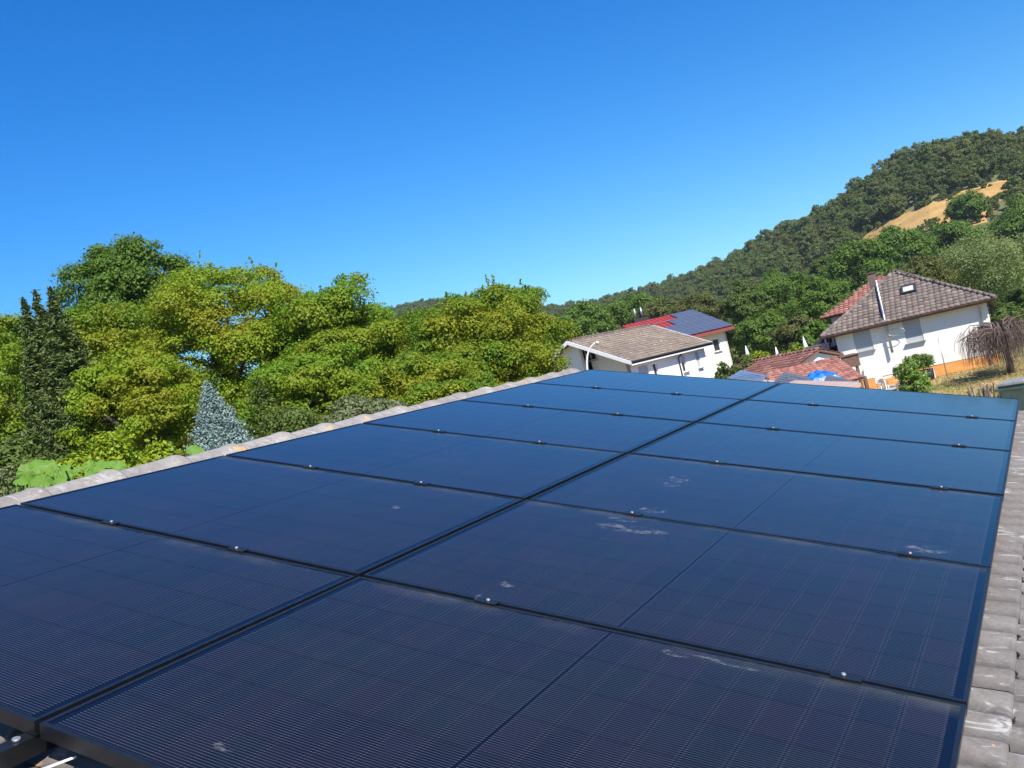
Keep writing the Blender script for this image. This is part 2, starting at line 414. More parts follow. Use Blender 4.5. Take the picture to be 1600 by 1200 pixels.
n1 = noise(nt, .06, 7, .7, stretch=(1, 3, 1)); n2 = noise(nt, 1.2, 6, .75)
g1 = ramp_out(nt, n1.outputs[0], [(.3, (.28, .16, .045)), (.5, (.42, .25, .075)), (.7, (.50, .32, .11))])
g1 = mix(nt, 1.0, g1, ramp_out(nt, n2.outputs[0], [(.3, (.7,) * 3), (.7, (1.2,) * 3)]), 'MULTIPLY')
nt.links.new(g1, b.inputs['Base Color']); b.inputs['Roughness'].default_value = 1
M['meadow'] = mt

# ------------------------------------------------------------------ terrain
SKY = [(-900, 790, 900), (0, 700, 900), (400, 585, 850), (600, 490, 800), (700, 468, 780), (850, 466, 760), (900, 470, 740), (960, 462, 700), (1060, 436, 640), (1150, 402, 560),
       (1200, 372, 520), (1300, 322, 470), (1350, 296, 450), (1420, 249, 430), (1480, 219, 415), (1540, 203, 405), (1600, 196, 400), (1700, 190, 400), (2000, 230, 430), (2600, 300, 500)]
TREE_H = 6.5
AZT, HT, DT = [], [], []
for px, py, D in SKY:
    P = at(px, py, D); AZT.append(az_of_px(px)); HT.append(max(2, P[2] - TREE_H)); DT.append(D)
AZT = np.array([-180, -60] + AZT + [70, 180]); HT = np.array([30, 40] + HT + [40, 30]); DT = np.array([900, 900] + DT + [600, 900])
order = np.argsort(AZT); AZT = AZT[order]; HT = HT[order]; DT = DT[order]
AZ850 = az_of_px(850)
def tz(x, y):
    x = np.asarray(x, float); y = np.asarray(y, float)
    d = np.hypot(x - CAM[0], y - CAM[1]); a = az_of(x, y)
    D = np.interp(a, AZT, DT); H = np.interp(a, AZT, HT)
    d0 = D * np.interp(a, [-10, 20], [.38, .50])
    t = (d - d0) / (D - d0)
    up = np.clip(t, 0, 1); h = H * (up * .45 + .55 * sstep(0, 1, up)) + H * .04 * np.sin(x * .021 + 1) * np.sin(y * .017) * sstep(.1, .4, up)
    h = h + .45 * sstep(48, 56, d) * sstep(az_of_px(1290), az_of_px(1340), a)
    h = np.where(t > 1, H * (1 - .5 * sstep(1, 2.5, t)), h)
    
    pl_ = sstep(-4.2, -5.4, x) * (1 - sstep(-2, 3, a - AZ850)) * (1 - sstep(40, 52, d)) * sstep(-95, -80, a)
    return h + 3.9 * pl_

NB = 260
az_s = np.concatenate([np.linspace(-180, -40, 50, endpoint=False), np.linspace(-40, 35, 170, endpoint=False), np.linspace(35, 180, 41)])
ds = np.concatenate([[1.0], np.geomspace(3, 60, 40), np.linspace(63, 560, 110), np.geomspace(580, 1500, 16)])
A_, D_ = np.meshgrid(np.radians(az_s), ds, indexing='ij')
GX = CAM[0] + D_ * (np.cos(A_) * FH[0] + np.sin(A_) * RH[0]); GY = CAM[1] + D_ * (np.cos(A_) * FH[1] + np.sin(A_) * RH[1])
GZ = tz(GX, GY)
GZ[:, 0] = 0
na, nd = GX.shape
verts = np.stack([GX, GY, GZ], -1).reshape(-1, 3)
faces = [(i * nd + j, i * nd + j + 1, (i + 1) * nd + j + 1, (i + 1) * nd + j) for i in range(na - 1) for j in range(nd - 1)]
faces.append(tuple(i * nd for i in range(na - 1)))
def raycast_terrain(px, py):
    r = ray(px, py); h = math.hypot(r[0], r[1])
    for d in np.arange(90, 900, 1.5):
        P = CAM + r * d / h
        if P[2] < tz(P[0], P[1]): return P
    return CAM + r * 500 / h
# the dry meadow on the slope: outline on the hill side
MEADOW_PX = [(1330, 392), (1352, 368), (1384, 347), (1420, 333), (1450, 322), (1490, 308), (1540, 293), (1582, 279), (1584, 300), (1556, 318), (1540, 345), (1500, 362), (1462, 352), (1430, 372), (1396, 394), (1366, 402)]
MEADOW = np.array([raycast_terrain(*p)[:2] for p in MEADOW_PX])
CLEAR2 = np.array([raycast_terrain(*p)[:2] for p in [(1543, 262), (1556, 250), (1562, 262), (1552, 276)]])
def grt(px, py):
    r = ray(px, py); h = math.hypot(r[0], r[1])
    for d in np.arange(20, 90, .2):
        P = CAM + r * d / h
        if P[2] < tz(P[0], P[1]): return P
    return CAM + r * 60 / h
def inside(poly, x, y):
    x = np.asarray(x); y = np.asarray(y); c = np.zeros(x.shape, bool); n = len(poly); j = n - 1
    for i in range(n):
        xi, yi = poly[i]; xj, yj = poly[j]
        c ^= ((yi > y) != (yj > y)) & (x < (xj - xi) * (y - yi) / (yj - yi + 1e-12) + xi); j = i
    return c
me = bpy.data.meshes.new('ground'); me.from_pydata(verts.tolist(), [], faces)
me.materials.append(M['ground']); me.materials.append(M['forest_floor']); me.materials.append(M['meadow'])
me.polygons.foreach_set('use_smooth', [True] * len(faces))
cx = np.array([verts[list(f[:4])].mean(0) for f in faces])
dd = np.hypot(cx[:, 0] - CAM[0], cx[:, 1] - CAM[1])
mi = np.where((cx[:, 2] > .8) & (dd > 60), 1, 0)
mi = np.where(inside(MEADOW, cx[:, 0], cx[:, 1]), 2, mi)
mi = np.where(inside(CLEAR2, cx[:, 0], cx[:, 1]), 2, mi)
me.polygons.foreach_set('material_index', mi.astype(int).tolist())
me.update()
ground = link('ground', me); tag(ground, kind='structure')
# meadow edge refined as its own draped sheet
g = MB()
mnx, mny = MEADOW.min(0); mxx, mxy = MEADOW.max(0)
step = 1.0
xs = np.arange(mnx, mxx, step); ys = np.arange(mny, mxy, step)
XX, YY = np.meshgrid(xs, ys, indexing='ij'); INS = inside(MEADOW, XX + step / 2, YY + step / 2)
def tmesh(x, y): return float(tz(x, y)) + .35
for i in range(len(xs)):
    for j in range(len(ys)):
        if INS[i, j]:
            x, y = xs[i], ys[j]
            g.quad((x, y, tmesh(x, y)), (x + step, y, tmesh(x + step, y)), (x + step, y + step, tmesh(x + step, y + step)), (x, y + step, tmesh(x, y + step)), True)
tag(g.build('meadow', M['meadow']), kind='structure')

# ------------------------------------------------------------------ own roof (camera stands over it)
TILT = math.radians(15.9688)
ROOF = Matrix.Translation((0, 0, 4.737)) @ Matrix.Rotation(TILT, 4, 'Y')     # local x = down slope, y = along ridge, z = normal
PU, PV_ = 1.762 + .02, 1.1336
ML, MW = 1.762, 1.1136
TN = -.125            # height of tile troughs in roof frame
garage = empty('tiled_garage', (0, 0, 0), 'low garage under a grey tiled pitched roof, carrying the big black solar panels in front', 'garage')
rf = empty('roof', label=None); rf.parent = garage; rf.matrix_local = ROOF
Y0, Y1 = -2.64, 6.80
RIDGE_U = -1.95
EAVE_U = 1.866 + .34 * 4
TW, TLn = .295, .34
def tile_mesh(name, w=TW, ln=TLn + .055, th=.018, seg=12):
    # double-wave concrete tile; x down slope, origin at upper end centre line, lower end proud
    mb = MB(); P = []
    def prof(y):
        ph = (y / w) * 2
        return .014 - .014 * math.cos(2 * math.pi * ph)
    ys_ = [w * k / seg for k in range(seg + 1)]
    xs_ = [0, ln * .5, ln - .012, ln]
    lift = lambda x: .026 * (x / ln)
    for ring, (x, dz) in enumerate([(0, 0), (ln * .5, 0), (ln - .014, 0.0), (ln - .003, -.004), (ln, -.012), (ln, -.028)]):
        for y in ys_: P.append((x, y, prof(y) * (1 if ring < 5 else .8) + lift(x) + dz))
    n = seg + 1
    mb.v = P
    for r_ in range(5):
        for k in range(seg):
            mb.f.append((r_ * n + k, (r_ + 1) * n + k, (r_ + 1) * n + k + 1, r_ * n + k + 1)); mb.sm.append(r_ < 4)
    # side lips
    for k, s_ in ((0, 1), (seg, -1)):
        a = len(mb.v)
        for x in (0, ln): mb.v.append((x, ys_[k] , prof(ys_[k]) + lift(x) - .03))
        mb.f.append((k, a, a + 1, 3 * n + k) if s_ > 0 else (k, 3 * n + k, a + 1, a)); mb.sm.append(False)
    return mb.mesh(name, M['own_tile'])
tile_variants = [tile_mesh('roof_tile')]
rows = []
u = 1.866
while u > RIDGE_U + .1: rows.append(u); u -= TLn
rows_dn = [1.866 + TLn * k for k in range(1, 5)]
ncol = int(round((Y1 - Y0) / TW)) - 1
hidden = MB(); tv = tile_variants[0]
def jitter(): return random.uniform(-.003, .003)
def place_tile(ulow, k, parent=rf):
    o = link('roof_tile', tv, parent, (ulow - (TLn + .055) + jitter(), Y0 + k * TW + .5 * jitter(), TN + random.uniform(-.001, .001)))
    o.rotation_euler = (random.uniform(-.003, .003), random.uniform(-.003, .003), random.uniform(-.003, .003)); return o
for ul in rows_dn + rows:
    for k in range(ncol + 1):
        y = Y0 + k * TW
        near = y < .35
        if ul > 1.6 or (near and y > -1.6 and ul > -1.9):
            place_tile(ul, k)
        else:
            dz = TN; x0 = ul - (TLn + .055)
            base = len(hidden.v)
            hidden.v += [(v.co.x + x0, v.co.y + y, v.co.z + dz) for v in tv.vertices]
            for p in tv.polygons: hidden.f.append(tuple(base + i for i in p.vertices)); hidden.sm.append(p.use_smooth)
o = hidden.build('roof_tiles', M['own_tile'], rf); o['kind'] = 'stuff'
# moss and dirt lumps in the tile laps
d = MB()
for ul in (1.866, 1.866 + TLn):
    for k in range(ncol * 2):
        if random.random() < .35: continue
        y = Y0 + (k / 2) * TW + random.uniform(-.01, .01); r_ = random.uniform(.003, .0065)
        for q in range(random.randint(4, 12)):
            c = np.array([ul + random.uniform(-.006, .006), y + random.gauss(0, .014), TN + .012 + random.uniform(-.002, .012)])
            ax = [random.uniform(.5, 1.2) * r_ for _ in range(3)]
            pts = [c + np.array(p) * ax for p in ((1, 0, 0), (-1, 0, 0), (0, 1.4, 0), (0, -1.4, 0), (0, 0, 1), (0, 0, -1))]
            b0 = len(d.v); d.v += [tuple(p) for p in pts]
            for f in ((0, 2, 4), (2, 1, 4), (1, 3, 4), (3, 0, 4), (2, 0, 5), (1, 2, 5), (3, 1, 5), (0, 3, 5)): d.f.append(tuple(b0 + i for i in f)); d.sm.append(False)
o = d.build('moss_dirt', M['mortar_dirt'], rf); o['kind'] = 'stuff'
# underlay below the tiles
MB().box(((RIDGE_U + EAVE_U) / 2, (Y0 + Y1) / 2, TN - .05), (EAVE_U - RIDGE_U, Y1 - Y0, .03)).build('roof_deck', M['dark'], rf)
# ridge caps (half round, wide end towards +y)
def ridge_cap_mesh():
    mb = MB(); n = 14
    rings = [(-.05, .113), (.10, .118), (.24, .123), (.345, .127), (.352, .1325), (.375, .134), (.385, .132), (.385, .118)]
    for y, r_ in rings:
        for k in range(n + 1):
            t = math.radians(-8 + 196 * k / n); mb.v.append((r_ * 1.12 * math.cos(t), y, r_ * .92 * math.sin(t)))
    for i in range(len(rings) - 1):
        for k in range(n):
            a = i * (n + 1) + k; mb.f.append((a, a + 1, a + n + 2, a + n + 1)); mb.sm.append(i < len(rings) - 2)
    return mb.mesh('ridge_tile', M['ridge_tile'])
rc = ridge_cap_mesh()
ridge = empty('ridge'); ridge.parent = garage
rx = (ROOF @ Vector((RIDGE_U, 0, 0)))
RIDGE_X, RIDGE_Z = rx.x, rx.z - .118
ridge.location = (RIDGE_X, 0, RIDGE_Z)
k = 0; y = -2.72 + .17 - .0
ys_r = []
yy = 3.85 * .385 * 2 + .17
start = .17 - .385 * 7
while start < Y1 - .3:
    o = link('ridge_tile', rc, ridge, (random.uniform(-.004, .004), start, random.uniform(-.004, .004)))
    o.rotation_euler = (random.uniform(-.012, .012), random.uniform(-.02, .02), random.uniform(-.012, .012))
    start += .385
RIDGE_END = start
MB().prism([(.13 * math.cos(math.radians(t)), RIDGE_END - .03, .115 * math.sin(math.radians(t))) for t in range(-5, 190, 15)], (0, .012, 0)).build('end_disc', M['ridge_tile'], ridge)
# left slope
LE = -4.0
lz = RIDGE_Z + .05 - .286 * (RIDGE_X - LE)
lt = MB()
ax_l = np.array([-(math.cos(TILT)), 0, -math.sin(TILT)])
for r_ in range(6):
    for k in range(ncol + 1):
        s0 = .05 + r_ * TLn; y = Y0 + k * TW
        p = np.array([RIDGE_X, y, RIDGE_Z + .02]) + ax_l * s0
        q = p + ax_l * (TLn + .03) + np.array([0, 0, .026])
        hh = [0, .02, .003, .02]
        for j in range(3):
            a = np.array([0, TW * j / 3, hh[j]]); b_ = np.array([0, TW * (j + 1) / 3, hh[(j + 1) % 4]])
            lt.quad(p + a, p + b_, q + b_, q + a, True)
            lt.quad(q + a, q + b_, q + b_ - (0, 0, .03), q + a - (0, 0, .03))
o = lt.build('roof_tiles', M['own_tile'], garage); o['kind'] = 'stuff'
# walls of the garage
wl_ = MB()
xr = float((ROOF @ Vector((EAVE_U - .35, 0, 0))).x); zr = float((ROOF @ Vector((EAVE_U - .35, 0, TN - .07))).z)
xl = LE + .3; zl = RIDGE_Z + .0 - .286 * (RIDGE_X - xl) - .08
for y in (Y0 + .15, Y1 - .35):
    wl_.prism([(xl, y, 0), (xr, y, 0), (xr, y, zr), (RIDGE_X, y, RIDGE_Z - .10), (xl, y, zl)], (0, .2, 0))
wl_.box((xr - .1, (Y0 + Y1) / 2, zr / 2), (.2, Y1 - Y0 - .9, zr)); wl_.box((xl + .1, (Y0 + Y1) / 2, zl / 2), (.2, Y1 - Y0 - .9, zl))
wl_.build('wall', M['white_render'], garage)
gu = MB()
ex = ROOF @ Vector((EAVE_U + .03, 0, TN - .03))
arc = [(ex.x + .06 + .06 * math.cos(t), ex.z - .0 + .06 * math.sin(t)) for t in np.radians(np.arange(180, 361, 22.5))]
for i in range(len(arc) - 1):
    gu.quad((arc[i][0], Y0, arc[i][1]), (arc[i][0], Y1, arc[i][1]), (arc[i+1][0], Y1, arc[i+1][1]), (arc[i+1][0], Y0, arc[i+1][1]), True)
gu.build('gutter', M['zinc'], garage)

# ---- solar modules
CW, CH, CPX, CPY = .0925, .179, .0941, .1806
cell_me = MB(); cell_me.quad((-CW/2, -CH/2, 0), (CW/2, -CH/2, 0), (CW/2, CH/2, 0), (-CW/2, CH/2, 0)); cell_me = cell_me.mesh('solar_cell', M['cell'])
FRW = .011; FH_ = .035
def chamf(mb, p0, p1, side):
    pass
fr = MB()
def frame_bar(mb, x0, x1, y0, y1):
    mb.box(((x0 + x1) / 2, (y0 + y1) / 2, -FH_ / 2), (x1 - x0, y1 - y0, FH_))
frame_bar(fr, 0, ML, 0, FRW); frame_bar(fr, 0, ML, MW - FRW, MW)
frame_bar(fr, 0, FRW, FRW, MW - FRW); frame_bar(fr, ML - FRW, ML, FRW, MW - FRW)
frame_me = fr.mesh('frame', M['black_metal'])
bs = MB().box((ML / 2, MW / 2, -.0045), (ML - 2 * FRW, MW - 2 * FRW, .005)); bs_me = bs.mesh('backsheet', M['backsheet'])
cl = MB().box((0, 0, .003), (.072, .034, .004)); cl.box((0, -.0105, -.008), (.07, .003, .02)); cl.box((0, .0105, -.008), (.07, .003, .02)); cl_me = cl.mesh('clamp', M['black_metal'])
bo = MB().tube([(0, 0, .005), (0, 0, .0095)], [.0065, .0065], 12); bo.tube([(0, 0, .0095), (0, 0, .011)], [.0065, .0045], 12); bo_me = bo.mesh('bolt', M['silver'])
row_words = ['nearest', 'second nearest', 'third nearest', 'third farthest', 'second farthest', 'farthest']
modules = {}
MLBL = {
    (0, 0): 'black solar panel at the near end of the left column, against the ridge',
    (0, 1): 'black solar panel at the near end of the right column, closest to the camera',
    (1, 0): 'black solar panel by the ridge, second one back in the left column',
    (1, 1): 'black solar panel in the right column, second back, dusty smear by its far clamp',
    (2, 0): 'black solar panel by the ridge, third one back in the left column',
    (2, 1): 'black solar panel in the right column, third back, with white dusty shoe prints',
    (3, 0): 'dark blue solar panel by the ridge, fourth one back in the left column',
    (3, 1): 'dark blue solar panel on the tiled side, fourth one back in the right column',
    (4, 0): 'blue reflecting solar panel by the ridge, last but one in the left column',
    (4, 1): 'blue reflecting solar panel on the tiled side, last but one in the right column',
    (5, 0): 'blue solar panel at the far end of the left column, before the white house',
    (5, 1): 'blue solar panel at the far end of the right column, before the dry lawn'}
for i in range(6):
    for j in range(2):
        x0 = -.01 - ML if j == 0 else .01
        y0 = i * PV_ + .01
        mm = ROOF @ Matrix.Translation((x0 + random.uniform(-.001, .001), y0, random.uniform(-.0008, .0008))) @ Matrix.Rotation(random.uniform(-.0012, .0012), 4, 'X') @ Matrix.Rotation(random.uniform(-.0010, .0010), 4, 'Y')
        t = empty('solar_panel', label=MLBL[(i, j)], cat='solar panel', group='black solar panels of the roof array', mat=mm)
        modules[(i, j)] = t
        link('frame', frame_me, t); link('backsheet', bs_me, t)
        for cx_ in range(18):
            xx = ML / 2 + (cx_ - 8.5) * CPX + (.003 if cx_ >= 9 else -.003)
            for cy_ in range(6):
                link('solar_cell', cell_me, t, (xx, MW / 2 + (cy_ - 2.5) * CPY, -.0015))
        if i < 3:
            fm_ = MB(); fm_.quad((FRW, MW - .085, .0), (ML - FRW, MW - .085, .0), (ML - FRW, MW - FRW, .0), (FRW, MW - FRW, .0))
            fm_.build('dust_film', M['film'], t, (0, 0, -.0008))
        us = (-1.2, -.53) if j == 0 else (.49, 1.51)
        if i < 5:
            for uu in us:
                c = link('clamp', cl_me, t, (uu - x0 + random.uniform(-.01, .01), MW + .01, 0)); c2 = link('bolt', bo_me, c, (random.uniform(-.008, .008), 0, 0))
def pl(px, py):
    Nn = np.array([math.sin(TILT), 0, math.cos(TILT)]); O = np.array([0, 0, 4.737]); r = ray(px, py)
    t = ((O - CAM) @ Nn) / (r @ Nn); P = CAM + r * t - O
    return float(P @ np.array([math.cos(TILT), 0, -math.sin(TILT)])), float(P[1])
for (px, py, sx, sy, kind, ang) in [(1062, 748, .10, .16, 'print_ring', .2), (1050, 757, .09, .10, 'print_ring', 0), (1021, 797, .12, .10, 'print_ring', .3), (975, 813, .14, .05, 'print_ring', .1), (982, 827, .34, .11, 'print_blot', .1),
                                   (1447, 858, .16, .11, 'print_blot', .2), (756, 934, .06, .07, 'print_ring', 0), (795, 913, .06, .07, 'print_blot', 0), (1055, 1022, .08, .04, 'print_ring', 0), (1130, 1036, .22, .025, 'print_blot', -.05),
                                   (622, 792, .05, .07, 'print_blot', 0), (350, 1168, .07, .03, 'print_blot', 0)]:
    uu, vv = pl(px, py); i = int(vv // PV_); j = 1 if uu > 0 else 0
    if i < 0: continue
    x0 = -.01 - ML if j == 0 else .01
    n = MB(); n.quad((-sx/2, -sy/2, 0), (sx/2, -sy/2, 0), (sx/2, sy/2, 0), (-sx/2, sy/2, 0))
    o = n.build('shoe_print' if kind == 'print_ring' else 'dust_smear', M[kind], modules[(i, j)], (uu - x0, vv - i * PV_ - .01, .0003)); o.rotation_euler = (0, 0, ang)
# rails under the array
for idx, (uu, lab) in enumerate([(-1.2, 'black mounting rail under the left panel column, next to the ridge'), (-.53, 'black mounting rail under the left panel column, nearer the middle gap'), (.49, 'black mounting rail under the right panel column, nearer the middle gap'), (1.51, 'black mounting rail under the right panel column, nearer the lower tiles'), (-.03, 'black bolted bracket rail end poking out below the panel gap')]):
    mm = ROOF @ Matrix.Translation((uu, 0, 0))
    t = empty('mounting_rail', label=lab, cat='rail', group='rails carrying the solar panels', mat=mm)
    if idx < 4:
        MB().box((0, 3.4, -.058), (.04, 6.85, .04)).build('rail_bar', M['black_metal'], t)
    else:
        MB().box((0, .06, -.06), (.035, .34, .045)).build('rail_bar', M['black_metal'], t)
        for yy_ in (-.07, -.02, .04): MB().tube([(0, yy_, -.0375), (0, yy_, -.031)], .009, 10).build('bolt', M['silver'], t)
# white cable tie sticking out under the front panel
p0 = ROOF @ Vector((.10, .03, -.062)); p1 = ROOF @ Vector((.02, -.13, -.085))
tag(MB().bar(p0, p1, .007, .004).build('cable_tie', M['white_plastic']), 'white plastic strip sticking out from under the nearest panel corner', 'cable tie')

# ------------------------------------------------------------------ buildings
M['tile_brown'] = tile_mat('brown_roof_tiles', [(.165, .125, .095), (.225, .175, .135), (.195, .15, .115), (.25, .20, .155)], (.42, .37, .31), .59, 3.5, grime=.35)
M['tile_greybrown'] = tile_mat('grey_brown_roof_tiles', [(.15, .115, .095), (.20, .16, .13), (.13, .10, .085), (.24, .19, .16), (.17, .135, .11)], (.33, .28, .25), .66, 4, grime=.45)
M['tile_redbrown'] = tile_mat('red_brown_roof_tiles', [(.25, .10, .07), (.33, .145, .11), (.20, .085, .065), (.38, .19, .15)], (.52, .36, .29), .64, 4, grime=.4)
M['tile_red'] = tile_mat('orange_red_roof_tiles', [(.27, .105, .075), (.34, .15, .11), (.23, .085, .065), (.38, .18, .135)], None, .7, 4, grime=.35)
def pip(poly, x, y):
    c = False; n = len(poly); j = n - 1
    for i in range(n):
        xi, yi = poly[i]; xj, yj = poly[j]
        if ((yi > y) != (yj > y)) and (x < (xj - xi) * (y - yi) / (yj - yi + 1e-12) + xi): c = not c
        j = i
    return c
def roof_face(parent, pts, mat, tw=.30, tl=.34, deck_mat=None, name='roof_tiles', th=.10):
    """pts: eave-left, eave-right, ... counter-clockwise seen from outside. Lays a deck slab and tiles."""
    P = [np.array(p, float) for p in pts]
    e = P[1] - P[0]; e /= np.linalg.norm(e)
    nrm = np.cross(P[1] - P[0], P[2] - P[0]); nrm /= np.linalg.norm(nrm)
    s = np.cross(nrm, e)
    poly = [((p - P[0]) @ e, (p - P[0]) @ s) for p in P]
    MB().prism([p - nrm * .02 for p in P], -nrm * th).build('roof', deck_mat or M['wood_fascia'], parent)
    mb = MB()
    xs = [q[0] for q in poly]; ys_ = [q[1] for q in poly]
    r_ = 0; y = min(ys_)
    while y < max(ys_):
        x = min(xs)
        while x < max(xs):
            if pip(poly, x + tw / 2, y + tl * .5):
                w = tw - .012; o = P[0] + e * x + s * y + nrm * random.uniform(-.004, .006); jl = random.uniform(-.008, .008)
                up0 = nrm * .045; up1 = nrm * .012
                base = len(mb.v); hs = (0, .028, .034, .012, .0)
                for q, (sy, uu) in enumerate(((-.03 + jl, up0), (tl, up1))):
                    for k in range(5): mb.v.append(tuple(o + e * (w * k / 4) + s * sy + uu + nrm * hs[k]))
                for k in range(5): mb.v.append(tuple(o + e * (w * k / 4) + s * (-.03 + jl)))
                for k in range(4):
                    mb.f.append((base + k, base + k + 1, base + 6 + k, base + 5 + k)); mb.sm.append(True)
                    mb.f.append((base + 10 + k, base + 11 + k, base + k + 1, base + k)); mb.sm.append(False)
            x += tw
        y += tl; r_ += 1
    o = mb.build(name, mat, parent); o['kind'] = 'stuff'
    return o
def hip_caps(parent, p, q, mat, rad=.11, ln=.38):
    p = np.array(p, float); q = np.array(q, float); L = np.linalg.norm(q - p); d = (q - p) / L; n = int(L / ln); mb = MB()
    for i in range(n):
        a = p + d * i * ln; mb.tube([a + (0, 0, .02), a + d * (ln + .03) + (0, 0, .045)], [rad, rad * 1.15], 8)
    o = mb.build('ridge_tiles', mat, parent); o['kind'] = 'stuff'; return o
def add_window(parent, o, e, n, x0, x1, z0, z1, kind='glass', label=None, depth=.12, sill=True, mull=1):
    """o: wall origin; window set in the hole; kind glass/shutter/half"""
    o = np.array(o, float); e = np.array(e, float); n = np.array(n, float); z = np.array((0, 0, 1.))
    ax = (e, n, z); w = x1 - x0; h = z1 - z0; c = o + e * (x0 + w / 2) + z * (z0 + h / 2) - n * depth
    fr = MB(); t = .07
    fr.box(c + e * (w/2 - t/2), (t, .06, h), ax); fr.box(c - e * (w/2 - t/2), (t, .06, h), ax)
    fr.box(c + z * (h/2 - t/2), (w - 2*t, .06, t), ax); fr.box(c - z * (h/2 - t/2), (w - 2*t, .06, t), ax)
    for k in range(1, mull): fr.box(c + e * (-w/2 + w * k / mull), (.06, .055, h - 2*t), ax)
    win = fr.build('window', M['white_paint'], parent)
    if label: win['label'] = label
    if kind != 'shutter':
        MB().box(c - n * .015, (w - 2*t, .012, h - 2*t), ax).build('pane', M['glass_dark'], win)
    if kind in ('shutter', 'half'):
        s_ = MB(); hh = (h - .02) if kind == 'shutter' else h * .45; k = 0; top = c + z * (h / 2 - .01)
        zz = 0.0
        while zz + .05 <= hh:
            s_.box(top - z * (zz + .025) + n * .055, (w - .04, .018, .046), ax); zz += .05
        s_.build('shutter', M['shutter'], win)
    if sill:
        MB().box(o + e * (x0 + w/2) + z * (z0 - .03) + n * .05, (w + .16, .24, .05), ax).build('sill', M['zinc'], win)
    return win
def gutter(parent, p, q, out, mat, r=.07):
    p = np.array(p, float); q = np.array(q, float); out = np.array(out, float); mb = MB(); z = np.array((0, 0, 1.))
    arc = [out * (r + r * math.cos(t)) + z * (r * math.sin(t)) for t in np.radians(np.arange(180, 361, 22.5))]
    for i in range(len(arc) - 1): mb.quad(p + arc[i], q + arc[i], q + arc[i+1], p + arc[i+1], True)
    mb.bar(p - z * .06, q - z * .06, .02, .16)
    return mb.build('gutter', mat, parent)

# --- right-hand house (hipped grey-brown roof)
B = at(1555, 462, 57.0); A = at(1281, 523, 57.6); A[2] = B[2] = 4.02
e = (B - A) / np.linalg.norm(B - A); nb = np.array([-e[1], e[0], 0.]); nf = -nb; Z = np.array((0, 0, 1.)); LW = np.linalg.norm(B - A)
hr = empty('hipped_house', A * (1, 1, 0), 'cream house with grey-brown hipped roof, orange plinth and lowered shutters behind the dry lawn', 'house')
class Sub:    # parent offset keeper
    pass
def wp(parent, obj):
    obj.matrix_parent_inverse = parent.matrix_world.inverted(); return obj
def fixparents(root):
    bpy.context.view_layer.update()
    inv = Matrix.Translation(root.location).inverted()
    for c in root.children: c.matrix_parent_inverse = inv
_r = ray(1396, 426); AP = CAM + _r * (((A + nb * 5.0 - CAM) @ nb) / (_r @ nb))
BK = AP + nb * 2.5
C2 = B + nb * 12.5 - e * 1.5; D2 = A + nb * 12.5
roof_face(hr, [A, B, AP], M['tile_greybrown'])
roof_face(hr, [B, C2, BK, AP], M['tile_greybrown'])
roof_face(hr, [D2, A, AP, BK], M['tile_greybrown'])
roof_face(hr, [C2, D2, BK], M['tile_greybrown'])
for p, q in ((A, AP), (B, AP), (AP, BK)): hip_caps(hr, p, q, M['tile_greybrown'])
wins = [(3.1, 4.65, 1.75, 3.0), (7.35, 8.75, 1.95, 3.2)]
IN = .48
wo_ = A * (1, 1, 0) + e * .72 + nb * IN
def onwall(px, py):
    r = ray(px, py); P = CAM + r * (((wo_ - CAM) @ nb) / (r @ nb)); return float((P - wo_) @ e), float(P[2])
WL_ = onwall(1542, 478)[0]
wins_ = []
for c1, c2 in (((1331, 521), (1362, 546)), ((1408, 502), (1440, 532))):
    (xa, za), (xb, zb) = onwall(*c1), onwall(*c2); hgt_ = 1.28; wins_.append((xa + .02, xb + .14, zb, zb + hgt_))
w = MB(); wall_with_holes(w, wo_, e, nf, WL_, 3.93, .3, wins_, z0=1.08)
w.quad(wo_ + e*WL_, wo_ + e*WL_ + nb*11, wo_ + e*WL_ + nb*11 + Z*3.9, wo_ + e*WL_ + Z*3.9)
w.quad(wo_ + nb*11, wo_, wo_ + Z*3.9, wo_ + nb*11 + Z*3.9); w.quad(wo_ + e*WL_ + nb*11, wo_ + nb*11, wo_ + nb*11 + Z*3.9, wo_ + e*WL_ + nb*11 + Z*3.9)
w.build('wall', M['warm_render'], hr)
for (x0, x1, z0, z1) in wins_: add_window(hr, wo_, e, nf, x0, x1, z0, z1, 'shutter', depth=.10)
pt = MB(); pt.prism([wo_ + nf * -.02 + e * .02, wo_ + nf * -.02 + e * (WL_ - .02), wo_ + nf * -.02 + e * (WL_ - .02) + Z * 1.09, wo_ + nf * -.02 + e * .02 + Z * 1.09], nb * .25)
pt.build('plinth', M['orange_plinth'], hr)
gutter(hr, A + nf * .02 + Z * -.02, B + nf * .02 + Z * -.02, nf, M['wood_fascia'])
# skylight
def on_face(a, b, c, u_, v_):
    a, b, c = map(np.array, (a, b, c)); e_ = (b - a) / np.linalg.norm(b - a); n_ = np.cross(b - a, c - a); n_ /= np.linalg.norm(n_); s_ = np.cross(n_, e_)
    return a + e_ * u_ + s_ * v_, e_, s_, n_
def pixel_on_face(px, py, a, n_):
    r = ray(px, py); t = ((a - CAM) @ n_) / (r @ n_); return CAM + r * t
_, fe, fs, fn = on_face(A, B, AP, 0, 0)
P = pixel_on_face(1420, 454, A, fn)
sk = MB()
for dx, dy, sx, sy in ((-.35, 0, .12, .86), (.35, 0, .12, .86), (0, .37, .58, .12), (0, -.37, .58, .12)): sk.box(P + fe*dx + fs*dy + fn*.1, (sx, sy, .14), (fe, fs, fn))
s1 = sk.build('skylight', M['dark'], hr); MB().box(P + fn * .12, (.58, .62, .03), (fe, fs, fn)).build('pane', M['shutter'], s1)
